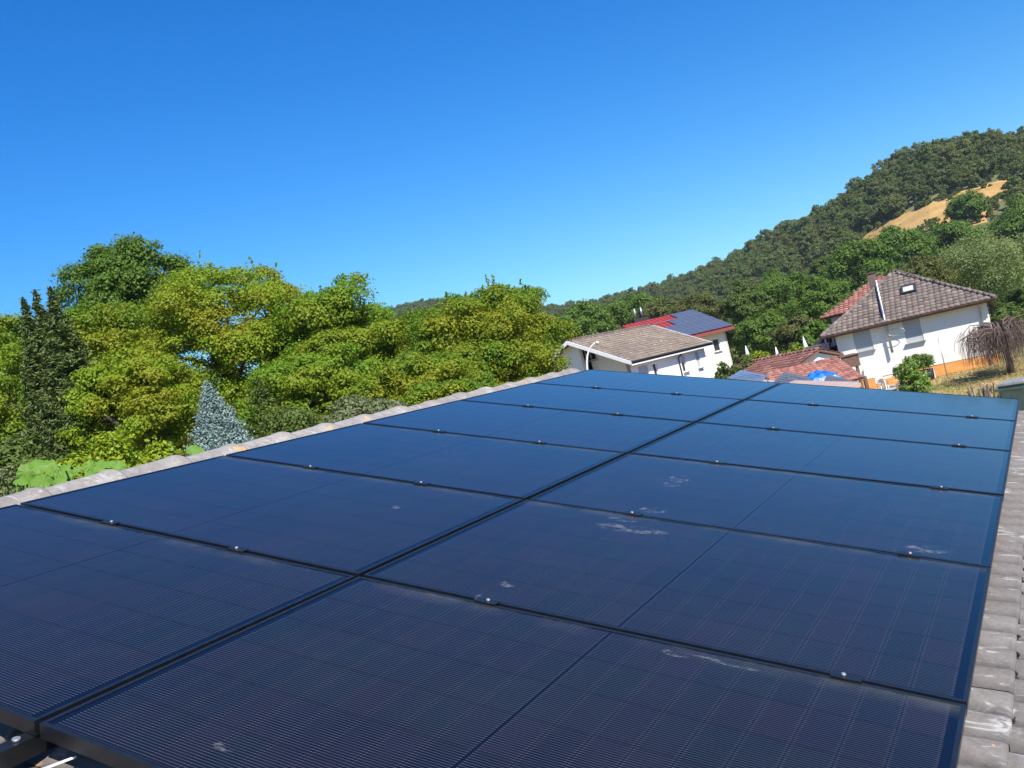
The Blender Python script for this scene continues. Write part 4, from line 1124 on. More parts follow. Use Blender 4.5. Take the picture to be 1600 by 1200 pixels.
def crown(rx, ry, rz, nclump, per, ls, cr, flat=.6, seed=0, lobes=34, amp=.22, bottom=-.75, droop=0.0, sprig=0, jag=.5):
    """boughs on an ellipsoid, leaf clumps on the boughs, leaves on the upper shells of the clumps"""
    rng = np.random.default_rng(seed); R = np.array([rx, ry, rz])
    k = np.arange(lobes) + .5; ph = np.arccos(1 - 2 * k / lobes); th = math.pi * (1 + 5 ** .5) * k
    LD = unit(np.stack([np.cos(th) * np.sin(ph), np.sin(th) * np.sin(ph), np.cos(ph)], 1) + rng.normal(size=(lobes, 3)) * .22)
    LD = LD[LD[:, 2] > bottom]; nL = len(LD)
    lr = rng.uniform(.19, .37, nL) * (34 / lobes) ** .28; Lc = LD * (1 - lr * .8)[:, None] * rng.uniform(1 - amp * 1.25, 1.06, nL)[:, None]
    w = lr ** 2; pick = rng.choice(nL, nclump, p=w / w.sum())
    D = unit(rng.normal(size=(nclump, 3)) + LD[pick] * .9 + np.array([0, 0, .25]))
    C = (Lc[pick] + D * np.array([1.08, 1.08, .72]) * (lr[pick] * (.35 + .65 * rng.random(nclump) ** .35))[:, None]) * R
    C = np.concatenate([C, unit(rng.normal(size=(nclump // 7, 3))) * rng.random((nclump // 7, 1)) ** .4 * R * .62]); D = np.concatenate([D, unit(rng.normal(size=(nclump // 7, 3)))])
    cs = rng.uniform(.55, 1.3, len(C)) * cr
    U_ = unit(rng.normal(size=(len(C), per, 3)) + np.array([0, 0, .55]) + D[:, None, :] * .35)
    off = U_ * (rng.random((len(C), per, 1)) ** .4) * np.array([1, 1, flat])
    P = C[:, None, :] + off * cs[:, None, None] + rng.normal(size=off.shape) * cr * .07
    if droop: P[:, :, 2] -= droop * cs[:, None] * (off[:, :, 0] ** 2 + off[:, :, 1] ** 2)
    Nn = U_ * .8 + D[:, None, :] * .35 + np.array([0, 0, .35]) + rng.normal(size=P.shape) * jag
    P = P.reshape(-1, 3); Nn = Nn.reshape(-1, 3)
    if sprig:      # short leafy shoots standing out of the top
        T = D[D[:, 2] > .2]; TC = C[D[:, 2] > .2]; sel = TC[:, 2] > np.quantile(TC[:, 2], .72); TC = TC[sel]; T = T[sel]
        q = rng.integers(0, len(TC), sprig); t = rng.random((sprig, 30, 1)) ** .8
        dirs = T[q] * .5 + np.array([0, 0, .55]) + rng.normal(size=(sprig, 3)) * .3
        Q = TC[q][:, None, :] + dirs[:, None, :] * t * rng.uniform(.5, 1.1, (sprig, 1, 1)) * cr * 1.15 + rng.normal(size=(sprig, 30, 3)) * .16 * cr * (1.1 - t)
        P = np.concatenate([P, Q.reshape(-1, 3)]); Nn = np.concatenate([Nn, rng.normal(size=(sprig * 30, 3)) + (0, 0, .5)])
    S = ls * rng.uniform(.6, 1.35, len(P))
    return leaf_quads(P, Nn, S, rng=rng), C
def tree(name, label, cat, c, rx, rz, mat, seed, nclump=800, per=55, ls=.14, cr=.55, bark='bark', group=None, trunk_r=.25, limbs=9, ry=None, **kw):
    """c: centre of the crown (world)."""
    c = np.array(c, float); g0 = float(tz(c[0], c[1]))
    if cat == 'shrub' and name != 'tub_shrub':      # shrubs are leafy down to the ground
        top = c[2] + rz; r2 = max(rz, (top - g0 - .05) / 2); nclump = int(nclump * min(2.2, r2 / rz)); rz = r2; c[2] = top - rz; kw.setdefault('bottom', -.95)
    V, C = crown(rx, ry or rx, rz, nclump, per, ls, cr, seed=seed, **kw)
    t = empty(name, (c[0], c[1], g0), label, cat, group)
    me = mesh_from_quads('crown', V, mat); link('crown', me, t, (0, 0, c[2] - g0))
    mb = MB(); rng = np.random.default_rng(seed + 5)
    hc = c[2] - g0; fork = max(.8, hc - rz * .55)
    mb.tube([(0, 0, -.2), (.05, .03, fork * .5), (0, 0, fork), (0.02, .05, hc + rz * .45)], [trunk_r * 1.3, trunk_r, trunk_r * .8, trunk_r * .2], 9)
    far = C[rng.integers(0, len(C), limbs)]
    for q_ in far:
        s_ = np.array([0, 0, fork + rng.uniform(0, .4) * rz]); e_ = np.array([q_[0], q_[1], hc + q_[2]]) 
        mid = s_ * .5 + e_ * .5 + np.array([0, 0, .08 * rz]); mb.tube([s_, mid, s_ * .1 + e_ * .9], [trunk_r * .5, trunk_r * .28, trunk_r * .08], 6, cap=False)
    mb.build('trunk', M[bark], t)
    return t
def crown_at(px, top, width, d, squash=1.0, rz=None, bottom=None):
    """world centre and radii of a crown whose top, centre column and width are seen at a distance d"""
    rx = width / 2 / FPX * d
    rz_ = rz if rz else (((bottom - top) / 2) * .97 / FPX * d if bottom else rx * squash)
    T = at(px, top, d); return (T[0], T[1], T[2] - rz_), rx, rz_

G = {}
G['dark'] = leaf_mat('leaves_deep_green', [(0.079, 0.147, 0.018), (0.105, 0.184, 0.024), (0.126, 0.205, 0.033), (0.089, 0.163, 0.022)], .35)
G['yellow'] = leaf_mat('leaves_yellow_green', [(0.154, 0.249, 0.014), (0.225, 0.314, 0.018), (0.190, 0.288, 0.016), (0.261, 0.328, 0.020)], .4, patch=(.28, .29, .02), patch_scale=.5)
G['mid'] = leaf_mat('leaves_mid_green', [(0.097, 0.197, 0.014), (0.155, 0.261, 0.018), (0.180, 0.288, 0.020), (0.115, 0.222, 0.016)], .4, patch=(.24, .30, .02), patch_scale=.45)
G['round'] = leaf_mat('leaves_olive_green', [(0.091, 0.180, 0.014), (0.137, 0.228, 0.018), (0.163, 0.254, 0.020), (0.110, 0.201, 0.015)], .4, patch=(.28, .30, .02), patch_scale=.38)
G['lime'] = leaf_mat('leaves_bright_lime', [(.16, .25, .015), (.25, .33, .02), (.32, .36, .02), (.12, .20, .015)], .35, rough=.4)
G['spruce'] = leaf_mat('needles_dark', [(0.060, 0.095, 0.024), (0.090, 0.129, 0.034), (0.128, 0.160, 0.046), (0.075, 0.110, 0.029)], .15)
G['blue'] = leaf_mat('needles_silver_blue', [(0.163, 0.240, 0.230), (0.225, 0.312, 0.299), (0.312, 0.396, 0.380), (0.138, 0.204, 0.196)], .1)
G['under'] = leaf_mat('leaves_undergrowth', [(0.061, 0.104, 0.018), (0.110, 0.156, 0.032), (0.154, 0.208, 0.045), (0.077, 0.117, 0.018)], .35)
G['brush'] = leaf_mat('leaves_grey_green', [(.14, .17, .07), (.20, .23, .11), (.11, .13, .05)], .35)
G['willow'] = leaf_mat('leaves_willow', [(0.144, 0.194, 0.066), (0.216, 0.263, 0.096), (0.180, 0.225, 0.078), (0.264, 0.312, 0.120)], .4)
G['hillg'] = leaf_mat('leaves_hill_green', [(0.072, 0.137, 0.018), (0.099, 0.173, 0.023), (0.132, 0.208, 0.030), (0.086, 0.154, 0.020)], .3)
G['hilll'] = leaf_mat('leaves_light_green', [(.08, .13, .025), (.12, .17, .035), (.10, .15, .03)], .35)
G['hillo'] = leaf_mat('leaves_olive', [(.10, .12, .03), (.14, .15, .04), (.085, .10, .028)], .35)
G['pumpkin'] = leaf_mat('big_leaf', [(.06, .15, .015), (.10, .21, .025), (.13, .25, .03), (.07, .17, .02)], .25, patch=(.15, .26, .045), patch_scale=22, rough=.5)
G['bare'] = simple('bare_twigs', (.17, .12, .095), .9, 0, .3, 20)

tree('tall_tree', 'tall dense dark green tree rising highest behind the twin-topped spruce', 'tree', *crown_at(186, 377, 190, 47, bottom=590), G['dark'], 3, nclump=930, per=100, ls=0.136, cr=0.656, lobes=66, amp=.2)
tree('yellow_tree', 'yellowing green tree between the spruce and the middle of the tree row', 'tree', *crown_at(315, 415, 320, 40, bottom=700), G['yellow'], 4, nclump=1350, per=90, ls=0.112, cr=0.590, droop=.35, flat=.4, lobes=101, amp=.26, sprig=14)
tree('green_tree', 'bright green tree with loose feathery top in the middle of the row', 'tree', *crown_at(508, 433, 260, 37, bottom=720), G['mid'], 5, nclump=1200, per=90, ls=0.112, cr=0.541, droop=.35, flat=.4, lobes=92, amp=.28, sprig=20)
tree('round_tree', 'broad round olive green tree at the right end of the row, beside the white house', 'tree', *crown_at(724, 443, 276, 35, bottom=690), G['round'], 6, nclump=1575, per=81, ls=0.100, cr=0.451, droop=.35, flat=.36, lobes=132, amp=.16, sprig=34)
tree('small_yellow_tree', 'lower yellow-green tree just right of the dark spruces', 'tree', *crown_at(190, 545, 190, 32, bottom=760), G['yellow'], 7, nclump=720, per=76, ls=0.100, cr=0.410, flat=.45, lobes=70)
tree('shady_tree', 'dense darker tree in front of the bright green one, above the undergrowth', 'tree', *crown_at(480, 545, 250, 31, bottom=740), G['mid'], 8, nclump=780, per=76, ls=0.100, cr=0.410, flat=.45, lobes=70)
tree('green_gap_tree', 'green tree seen low between the yellow and the tall tree', 'tree', *crown_at(140, 475, 210, 42, bottom=680), G['round'], 21, nclump=570, per=71, ls=0.128, cr=0.574, lobes=70)
tree('edge_tree', 'green tree cut by the left edge of the picture, behind the spruce', 'tree', *crown_at(-18, 478, 120, 48, bottom=680), G['mid'], 9, nclump=390, per=71, ls=0.136, cr=0.615, lobes=70)
tree('low_edge_tree', 'low green tree at the left edge, below the taller edge tree', 'tree', *crown_at(-14, 545, 130, 38, bottom=760), G['mid'], 10, nclump=450, per=71, ls=0.112, cr=0.451, lobes=70)
tree('low_right_tree', 'low green tree at the foot of the broad round tree', 'tree', *crown_at(630, 556, 240, 30, bottom=710), G['round'], 12, nclump=720, per=71, ls=0.096, cr=0.369, lobes=70)
tree('verge_tree', 'small yellowish tree beside the verge of the white house', 'tree', *crown_at(782, 552, 96, 33, bottom=650), G['yellow'], 13, nclump=360, per=66, ls=0.088, cr=0.328, sprig=20, lobes=70)
def conifer(name, label, tip_px, base_py, halfw_px, d, mat, seed, nb_=34, ls=.16, lean=0.0, power=.8, cat='tree', dens=1.0, open_=0.0, group=None):
    rng = np.random.default_rng(seed); tip = at(*tip_px, d); b0 = at(tip_px[0], base_py, d); H = tip[2] - b0[2]; R = halfw_px / FPX * d
    g0 = float(tz(tip[0], tip[1])); P = []; Nn = []
    nl = int(max(40, H / .2))
    for l in range(nl):
        f = (l + .5) / nl                      # 0 tip .. 1 base
        r_ = R * f ** power * rng.uniform(.82, 1.1); z = tip[2] - H * f
        nbr = int((6 + 14 * f) * dens); 
        for b_i in range(nbr):
            if rng.random() < open_: continue
            a = rng.uniform(0, 2 * math.pi); rb = r_ * rng.uniform(.7, 1.15); m_ = int(6 + rb * 26 * dens)
            t = rng.random(m_) ** .7; side = rng.normal(size=m_) * .10 * (.5 + rb * .35); 
            zz_ = z - rb * .35 * t + rb * .22 * t ** 3 + rng.normal(size=m_) * .05 - np.abs(rng.normal(size=m_)) * .12 * f
            P.append(np.stack([tip[0] + np.cos(a) * rb * t - np.sin(a) * side, tip[1] + np.sin(a) * rb * t + np.cos(a) * side, zz_], 1))
            Nn.append(np.stack([rng.normal(size=m_) * .5 + np.cos(a) * .3, rng.normal(size=m_) * .5 + np.sin(a) * .3, np.full(m_, .8)], 1))
    P = np.concatenate(P); Nn = np.concatenate(Nn)
    P = P - np.array([tip[0], tip[1], g0])
    t = empty(name, (tip[0], tip[1], g0), label, cat, group)
    V = leaf_quads(P, Nn, ls * rng.uniform(.6, 1.3, len(P)), aspect=.32, rng=rng)
    link('crown', mesh_from_quads('crown', V, mat), t)
    MB().tube([(0, 0, -.2), (0, 0, (tip[2] - g0) * .6), (0, 0, tip[2] - g0)], [R * .09 + .05, R * .05 + .02, .015], 8).build('trunk', M['bark'], t)
    return t
conifer('spruce', 'dark spruce in front of the tall tree, right hand tip of the twin-topped pair', (78, 449), 740, 84, 33, G['spruce'], 31, ls=.17, power=.9, dens=1.5, group='dark spruces')
conifer('spruce', 'dark spruce at the left, slightly lower middle tip behind the twin', (54, 453), 735, 70, 34.5, G['spruce'], 32, ls=.17, power=.9, dens=1.4, group='dark spruces')
conifer('spruce', 'dark spruce farthest left with the lowest of the three tips', (36, 466), 740, 62, 34, G['spruce'], 33, ls=.17, power=.9, dens=1.4, group='dark spruces')
conifer('blue_spruce', 'silvery blue spruce of perfect cone shape behind the ridge tiles', (322, 598), 706, 56, 26, G['blue'], 34, ls=.085, power=.85, dens=1.75)
conifer('bare_tipped_conifer', 'thin brownish conifer with bare branches just right of the blue spruce', (402, 590), 700, 52, 29.5, G['under'], 35, ls=.13, power=.6, dens=.8, open_=.2)
tree('undergrowth_shrub', 'grey-green brushy shrub above the ridge, right of the brownish conifer', 'shrub', *crown_at(560, 622, 130, 22, bottom=690), G['brush'], 41, nclump=420, per=40, ls=.09, cr=.3, trunk_r=.06, limbs=5)
tree('dark_shrub', 'dark green shrub above the ridge between blue spruce and grey-green brush', 'shrub', *crown_at(452, 634, 110, 28, bottom=720), G['under'], 42, nclump=500, per=40, ls=.1, cr=.35, trunk_r=.07, limbs=5)
tree('ridge_side_shrub', 'low green shrub behind the ridge tiles below the broad round tree', 'shrub', *crown_at(690, 590, 150, 23, bottom=650), G['round'], 43, nclump=420, per=40, ls=.09, cr=.3, trunk_r=.06, limbs=5)
# bright hedge and climbing plant beside the ridge
for i, (px, top, w_, d_, lab) in enumerate([(105, 704, 90, 10.5, 'bright yellow-green shrub with small glossy leaves, leftmost of the three behind the ridge'), (165, 690, 110, 11.0, 'bright yellow-green shrub in the middle of the three behind the ridge, tallest'), (235, 697, 80, 11.5, 'bright yellow-green shrub nearest the blue spruce, behind the ridge')]):
    tree('privet_shrub', lab, 'shrub', *crown_at(px, top, w_, d_, bottom=top + 110), G['lime'], 50 + i, nclump=420, per=36, ls=.055, cr=.15, trunk_r=.03, limbs=6, flat=.9, group='bright yellow-green shrubs', sprig=40)
tree('grey_bush', 'grey-green fine-leaved bush at the left edge below the spruce', 'shrub', *crown_at(8, 738, 70, 11, bottom=790), G['brush'], 56, nclump=260, per=40, ls=.04, cr=.15, trunk_r=.03, limbs=4)
tree('low_dark_bush', 'dark bush in the shade under the spruces', 'shrub', *crown_at(10, 690, 120, 20, bottom=780), G['under'], 57, nclump=400, per=40, ls=.1, cr=.3, trunk_r=.05, limbs=4)
def big_leaf(parent, c, n, s, roll, mat, label=None):
    n = np.array(n, float); n /= np.linalg.norm(n); a = np.cross(n, (0, 0, 1.)); a /= np.linalg.norm(a); b_ = np.cross(n, a)
    a, b_ = a * math.cos(roll) + b_ * math.sin(roll), b_ * math.cos(roll) - a * math.sin(roll)
    mb = MB(); K = 40; ring = []; mid = []
    for k in range(K):
        t = 2 * math.pi * k / K; r_ = s * (.50 + .025 * math.cos(5 * t) - .26 * max(0, math.cos(t)) ** 14)
        up = .02 * s * math.cos(10 * t) + .07 * s * math.sin(3 * t + roll) - .10 * s
        ring.append(c + a * r_ * math.cos(t) + b_ * r_ * math.sin(t) + n * (up)); mid.append(c + a * r_ * .55 * math.cos(t) + b_ * r_ * .55 * math.sin(t) + n * (-.02 * s + .025 * s * math.cos(10 * t)))
    b0 = len(mb.v); mb.v += [tuple(c)] + [tuple(p) for p in mid] + [tuple(p) for p in ring]
    for k in range(K):
        k2 = (k + 1) % K; mb.f.append((0, 1 + k, 1 + k2)); mb.sm.append(True); mb.f.append((1 + k, 1 + K + k, 1 + K + k2, 1 + k2)); mb.sm.append(True)
    o = mb.build('leaf', mat, parent); return o
gp = at(60, 745, 7.2)
vine = empty('climbing_gourd', (gp[0], gp[1], float(tz(gp[0], gp[1]))), 'climbing plant with very large pale green leaves peeping over the ridge at the left', 'plant')
to_cam = lambda p: (CAM - p) / np.linalg.norm(CAM - p)
for (px, py, s_, rl, dn_) in [(68, 752, .16, 2.2, 0), (59, 727, .13, .4, .05), (42, 738, .13, 1.3, .1), (84, 735, .11, 2.9, .12), (50, 755, .14, 3.9, .1), (98, 745, .10, .9, .1), (36, 750, .09, 2.0, .02), (160, 735, .13, 1.2, .1), (148, 742, .13, .2, .0), (183, 731, .12, 2.0, .1), (92, 752, .10, 1.0, 0), (305, 704, .13, .5, .2)] + [(30 + 8.5 * k_ + random.uniform(-5, 5), 752 - 1.4 * k_ + random.uniform(-22, 4) * (1 if k_ < 9 else .3), random.uniform(.055, .11), random.uniform(0, 6), random.uniform(-.05, .25)) for k_ in range(18)]:
    P = at(px, py, 7.1 + dn_ * 3); nrm = to_cam(P) * .75 + np.array([.25, -.1, .8]) + np.array([random.uniform(-.55, .55) for _ in range(3)])
    big_leaf(vine, P, nrm, s_, rl, G['pumpkin'])
    MB().tube([P - Z * .01, P - Z * .25 + np.array([random.uniform(-.1, .1), random.uniform(-.1, .1), 0]), (gp[0], gp[1], gp[2] - .7)], [.006, .008, .010], 5).build('stem', G['pumpkin'], vine)
fixparents(vine)

# trees behind the houses, each one its own
NEAR = [
 ('pale_tree', 'pale green rounded tree on the slope, left of the dark ones behind the hedge', 1157, 438, 66, 125, 'hilll', 540),
 ('dark_tree', 'dark green tree behind the pale one, above the yellow-green hedge', 1212, 424, 82, 138, 'hillg', 520),
 ('dark_oak', 'rounded mid-green tree left of the cream house chimney', 1272, 430, 84, 118, 'hillg', 525),
 ('bushy_tree', 'bushy deep green tree directly above the red-roofed house corner', 1180, 482, 74, 104, 'hillg', 570),
 ('slope_tree', 'dark tree behind the chimney of the cream house', 1335, 372, 92, 160, 'hillg', 490),
 ('olive_tree', 'olive coloured tree rising right behind the red-roofed house', 1072, 462, 80, 135, 'hillo', 540),
 ('behind_roof_tree', 'olive bushy tree right behind the ridge of the cream house', 1420, 404, 92, 112, 'hillo', 480),
 ('willow_tree', 'large pale feathery willow behind the cream house', 1522, 369, 128, 122, 'willow', 470),
 ('edge_green_tree', 'green tree at the right edge behind the cream house eave', 1595, 442, 60, 92, 'hilll', 520),
 ('thicket_tree', 'brownish green thicket tree between the houses', 1238, 497, 66, 92, 'hillo', 560),
 ('thicket_tree', 'green thicket tree just left of the black awning', 1272, 500, 54, 90, 'hillg', 560),
 ('meadow_oak', 'dark round tree under the lower end of the dry meadow', 1400, 352, 66, 205, 'hillg', 440),
 ('meadow_oak', 'dark round tree below the middle of the dry meadow', 1478, 345, 74, 215, 'hillg', 430),
 ('meadow_tree', 'dark green tree at the edge of the meadow, above the willow', 1506, 300, 44, 290, 'hillg', 345),
 ('right_slope_tree', 'dense dark tree above the willow at the right edge', 1592, 305, 84, 235, 'hillg', 420),
 ('right_slope_tree', 'dark tree between the willow and the right edge of the picture', 1595, 385, 70, 150, 'hillg', 470),
 ('pale_slope_tree', 'lighter round tree on the slope left of the chimney', 1290, 402, 56, 190, 'hilll', 450),
 ('slope_bush_tree', 'dark bush tree right of the pale rounded one', 1185, 455, 50, 150, 'hillg', 520),
 ('garden_tree', 'light green garden tree behind the left end of the yellow-green hedge', 1140, 452, 50, 130, 'hillo', 560),
 ('valley_tree', 'dull green tree behind the brown roof of the white house', 985, 462, 90, 165, 'hillg', 530),
 ('valley_tree', 'dull green tree between the round tree and the brown roof', 905, 470, 90, 150, 'hillg', 560),
 ('valley_tree', 'olive tree behind the flues of the red-roofed house', 1020, 470, 70, 150, 'hillo', 530),
 ('young_tree', 'small green tree on the lawn behind the far right corner of the cream house', 1572, 480, 36, 84, 'hilll', 510),
]
for i, (nm, lab, px, top, w_, d_, mk, bot) in enumerate(NEAR):
    c, rx, rz_ = crown_at(px, top, w_ * 1.12, d_, bottom=bot); rx = max(rx, 1.0)
    n_ = int(190 + 1.9 * w_); ls = .25 if d_ < 150 else (.36 if d_ < 200 else .46)
    tree(nm, lab, 'tree', c, rx, rz_, G[mk], 100 + i, nclump=n_, per=62, ls=ls * (1.0 if mk != 'willow' else .9), cr=rx * (.2 if d_ < 200 else .25), trunk_r=.25, limbs=5, amp=.26, flat=.7 if mk != 'willow' else 1.2, droop=.4 if mk == 'willow' else 0)

# dead pale trees in the wood above the meadow
for i, (px, top, w_, d_, bot, lab) in enumerate([(1508, 243, 16, 385, 285, 'pale brown dying tree at the wood edge above the meadow, left one'), (1555, 236, 22, 385, 268, 'pale brown dying tree at the wood edge above the meadow, right one')]):
    c, rx, rz_ = crown_at(px, top, w_, d_, bottom=bot)
    tree('dying_tree', lab, 'tree', c, rx, rz_, leaf_mat('dry_leaves_%d' % i, [(.24, .17, .10), (.32, .23, .14)], .2), 160 + i, nclump=160, per=30, ls=.5, cr=.9)

# leafy bush on the lawn
c, rx, rz_ = crown_at(1414, 553, 46, 42, bottom=655)
tree('leafy_bush', 'fresh green upright bush on the lawn in front of the cream house', 'shrub', c, rx, rz_, leaf_mat('leaves_fresh', [(.09, .17, .02), (.16, .26, .04), (.24, .33, .08), (.12, .20, .03)], .35, rough=.35), 61, nclump=230, per=34, ls=.10, cr=.22, trunk_r=.04, limbs=6, sprig=14, amp=.3)
P = planter_pos + Z * .0
tree('tub_shrub', 'dark green shrub growing out of the planter tub', 'shrub', (P[0], P[1], P[2] + 1.05), .55, .5, G['hillg'], 62, nclump=90, per=34, ls=.1, cr=.2, trunk_r=.03, limbs=4)
# weeping bare tree at right
tb = grt(1580, 584); D = float(np.hypot(*(tb - CAM)[:2])); top = at(1588, 500, D)
wt = empty('weeping_tree', tb, 'bare brown weeping tree with hanging twigs at the right edge of the lawn', 'tree')
Ht = float(top[2]); rng = np.random.default_rng(77)
MB().tube([(0, 0, -.1), (.04, .02, .6), (-.03, .05, 1.25), (.05, 0, Ht * .72)], [.2, .16, .15, .12], 9).build('trunk', M['bark'], wt)
brm = MB(); tw = MB()
for k in range(46):
    a = rng.uniform(0, 2 * math.pi); R_ = rng.uniform(.8, 2.3); hz = Ht * rng.uniform(.78, 1.0)
    dirv = np.array([math.cos(a), math.sin(a), 0]); o_ = np.array([0, 0, Ht * rng.uniform(.5, .72)])
    pts = [o_, o_ + dirv * R_ * .35 + Z * (hz - o_[2]) * .9, o_ + dirv * R_ * .7 + Z * (hz - o_[2]), o_ + dirv * R_ + Z * (hz - o_[2]) * .65]
    brm.tube(pts, [.05, .035, .022, .014], 5, cap=False)
    for j in range(26):
        f = rng.uniform(.15, 1); i0 = min(2, int(f * 3)); ft = f * 3 - i0; p = pts[i0] * (1 - ft) + pts[i0 + 1] * ft + rng.normal(size=3) * (.12, .12, .04)
        ln_ = min(rng.uniform(.5, 1.9), p[2] - .25); sw = rng.normal(size=3) * .12
        tw.tube([p, p + dirv * .12 + sw * .5 - Z * ln_ * .3, p + dirv * .16 + sw - Z * ln_], [.010, .008, .004], 3, cap=False)
brm.build('limbs', G['bare'], wt); o = tw.build('twigs', G['bare'], wt); o['kind'] = 'stuff'
# bright hedge of the far garden
for i, (px, top_, w_, d_, lab, mk) in enumerate([(1181, 547, 46, 70, 'trimmed bright yellow-green bush left end of the far hedge', 'lime'), (1222, 546, 38, 71, 'green hedge bush in the middle behind the outbuilding roof', 'hilll'), (1247, 534, 44, 70, 'taller bright green hedge bush right end behind the outbuilding roof', 'lime'), (1131, 563, 44, 56, 'fresh green bush between the white house and the first tilted panel', 'hilll'), (1165, 556, 30, 62, 'low green bush at the corner of the cream red-roofed house', 'hilll')]):
    c, rx, rz_ = crown_at(px, top_, w_, d_, bottom=top_ + 60)
    tree('hedge_bush', lab, 'shrub', c, rx, rz_, G[mk], 70 + i, nclump=220, per=30, ls=.14, cr=.3, trunk_r=.05, limbs=4, amp=.2)

# green lawn patch and small things beyond the cream house, right edge
P1 = [gr(1556, 505, .03), gr(1640, 492, .03), gr(1640, 470, .03), gr(1560, 482, .03)]
mbp = MB(); mbp.poly([(p[0], p[1], max(.03, float(tz(p[0], p[1])) + .05)) for p in [gr(1556, 507, .03), gr(1700, 480, .03), gr(1680, 464, .03), gr(1556, 487, .03)]])
tag(mbp.build('lawn', simple('green_lawn', (.10, .22, .03), 1, 0, .15, .5)), kind='structure')
mbd = MB(); 

# grass blades on the lawn in view
rng = np.random.default_rng(5); n = 26000
px_ = rng.uniform(1330, 1640, n); py_ = rng.uniform(560, 660, n)
X_ = []; 
R_ = FW[None] + RT[None] * ((px_ - 800) / FPX)[:, None] + DN[None] * ((py_ - 600) / FPX)[:, None]
t_ = -CAM[2] / R_[:, 2]; P_ = CAM[None] + R_ * t_[:, None]
ok = (t_ > 0) & (P_[:, 1] < 66); P_ = P_[ok]
rel = P_ - A[None] * (1, 1, 0); ok = (rel @ nf > -.3); P_ = P_[ok]
P_[:, 2] = tz(P_[:, 0], P_[:, 1]) + .05
V = leaf_quads(P_, rng.normal(size=P_.shape) * (1, 1, .25), rng.uniform(.06, .16, len(P_)), .3, rng)
o = link('grass', mesh_from_quads('grass', V, leaf_mat('dry_grass_blades', [(.42, .30, .13), (.30, .25, .09), (.50, .37, .18), (.18, .20, .06)], .2))); tag(o, 'short sunburnt grass of the dry lawn', 'grass', kind='stuff')

# ---- forest on the hill: instanced crowns on points
def forest_proto(name, rx, rz, n, per, ls, cr, mat, seed, cone=False):
    if cone:
        rng = np.random.default_rng(seed); m_ = n * per; f = rng.random(m_) ** .6; a = rng.uniform(0, 2 * math.pi, m_); r_ = rx * f * (.55 + .45 * rng.random(m_))
        P = np.stack([np.cos(a) * r_, np.sin(a) * r_, rz * 2 * (1 - f)], 1); V = leaf_quads(P, rng.normal(size=P.shape) * .6 + (0, 0, .6), ls * rng.uniform(.6, 1.3, m_), .5, rng)
    else:
        V, _ = crown(rx, rx, rz, n, per, ls, cr, seed=seed, amp=.25, flat=.8, bottom=-.6, lobes=22); V[:, 2] += rz * .9
    me = mesh_from_quads(name, V, mat); return bpy.data.objects.new(name, me)
FC = {
 'a': leaf_mat('forest_green', [(0.081, 0.127, 0.028), (0.108, 0.156, 0.034), (0.138, 0.187, 0.041), (0.089, 0.139, 0.031), (0.166, 0.193, 0.048)], .25, inst=True),
 'b': leaf_mat('forest_brown_green', [(0.097, 0.135, 0.034), (0.121, 0.152, 0.039), (0.152, 0.158, 0.048), (0.087, 0.130, 0.031), (0.182, 0.158, 0.056)], .25, inst=True),
 'c': leaf_mat('forest_light_green', [(0.097, 0.135, 0.029), (0.128, 0.163, 0.036), (0.145, 0.178, 0.043), (0.109, 0.146, 0.032)], .3, inst=True),
 'd': leaf_mat('forest_conifer', [(.028, .05, .024), (.04, .062, .03), (.034, .055, .024)], .1, inst=True)}
protos = []
for s_, (mk, rx, rz_) in enumerate([('a', 4.2, 4.6), ('a', 3.6, 5.2), ('b', 4.0, 4.6), ('b', 3.4, 5.0), ('c', 3.8, 4.2), ('a', 4.8, 4.4)]):
    protos.append(forest_proto('forest_crown', rx, rz_, 120, 38, .50, .85, FC[mk], 200 + s_))
protos.append(forest_proto('forest_conifer', 2.4, 5.6, 100, 24, .6, 0, FC['d'], 220, cone=True))
rng = np.random.default_rng(91)
pts = []; idx = []; scl = []
a_lo, a_hi = az_of_px(480), az_of_px(1760)
sp = 4.5
N_ = 42000
aa = rng.uniform(a_lo, a_hi, N_ * 3); Dm = np.interp(aa, AZT, DT)
dmin, dmax = np.maximum(Dm * .30, 135), Dm * 1.12
d_ = np.sqrt(rng.random(N_ * 3) * (dmax ** 2 - dmin ** 2) + dmin ** 2)
ar = np.radians(aa); x_p = CAM[0] + d_ * (np.cos(ar) * FH[0] + np.sin(ar) * RH[0]); y_p = CAM[1] + d_ * (np.cos(ar) * FH[1] + np.sin(ar) * RH[1])
# keep a minimum spacing with a hash grid
cell = {}; keep = []
marg = {}
mv = MEADOW.mean(0)
tocam = -np.array([np.cos(ar) * FH[0] + np.sin(ar) * RH[0], np.cos(ar) * FH[1] + np.sin(ar) * RH[1]])
ins = inside(MEADOW, x_p, y_p) | inside(CLEAR2, x_p, y_p)
for back in (8, 16, 24, 32, 40, 48, 56):      # a tree standing just below the meadow would hide it
    ins |= inside(MEADOW, x_p - tocam[0] * back, y_p - tocam[1] * back)
zs_ = tz(x_p, y_p)
for i in range(len(x_p)):
    if ins[i]: continue
    k = (int(x_p[i] // sp), int(y_p[i] // sp)); bad = False
    for u_ in (-1, 0, 1):
        for v_ in (-1, 0, 1):
            for j in cell.get((k[0] + u_, k[1] + v_), ()):
                if (x_p[j] - x_p[i]) ** 2 + (y_p[j] - y_p[i]) ** 2 < sp * sp: bad = True; break
            if bad: break
        if bad: break
    if bad: continue
    cell.setdefault(k, []).append(i); keep.append(i)
keep = np.array(keep)
zone = np.sin(x_p[keep] * .013 + 2) * np.cos(y_p[keep] * .017 + 1) + rng.normal(size=len(keep)) * .5
t_rel = (d_[keep] / Dm[keep])
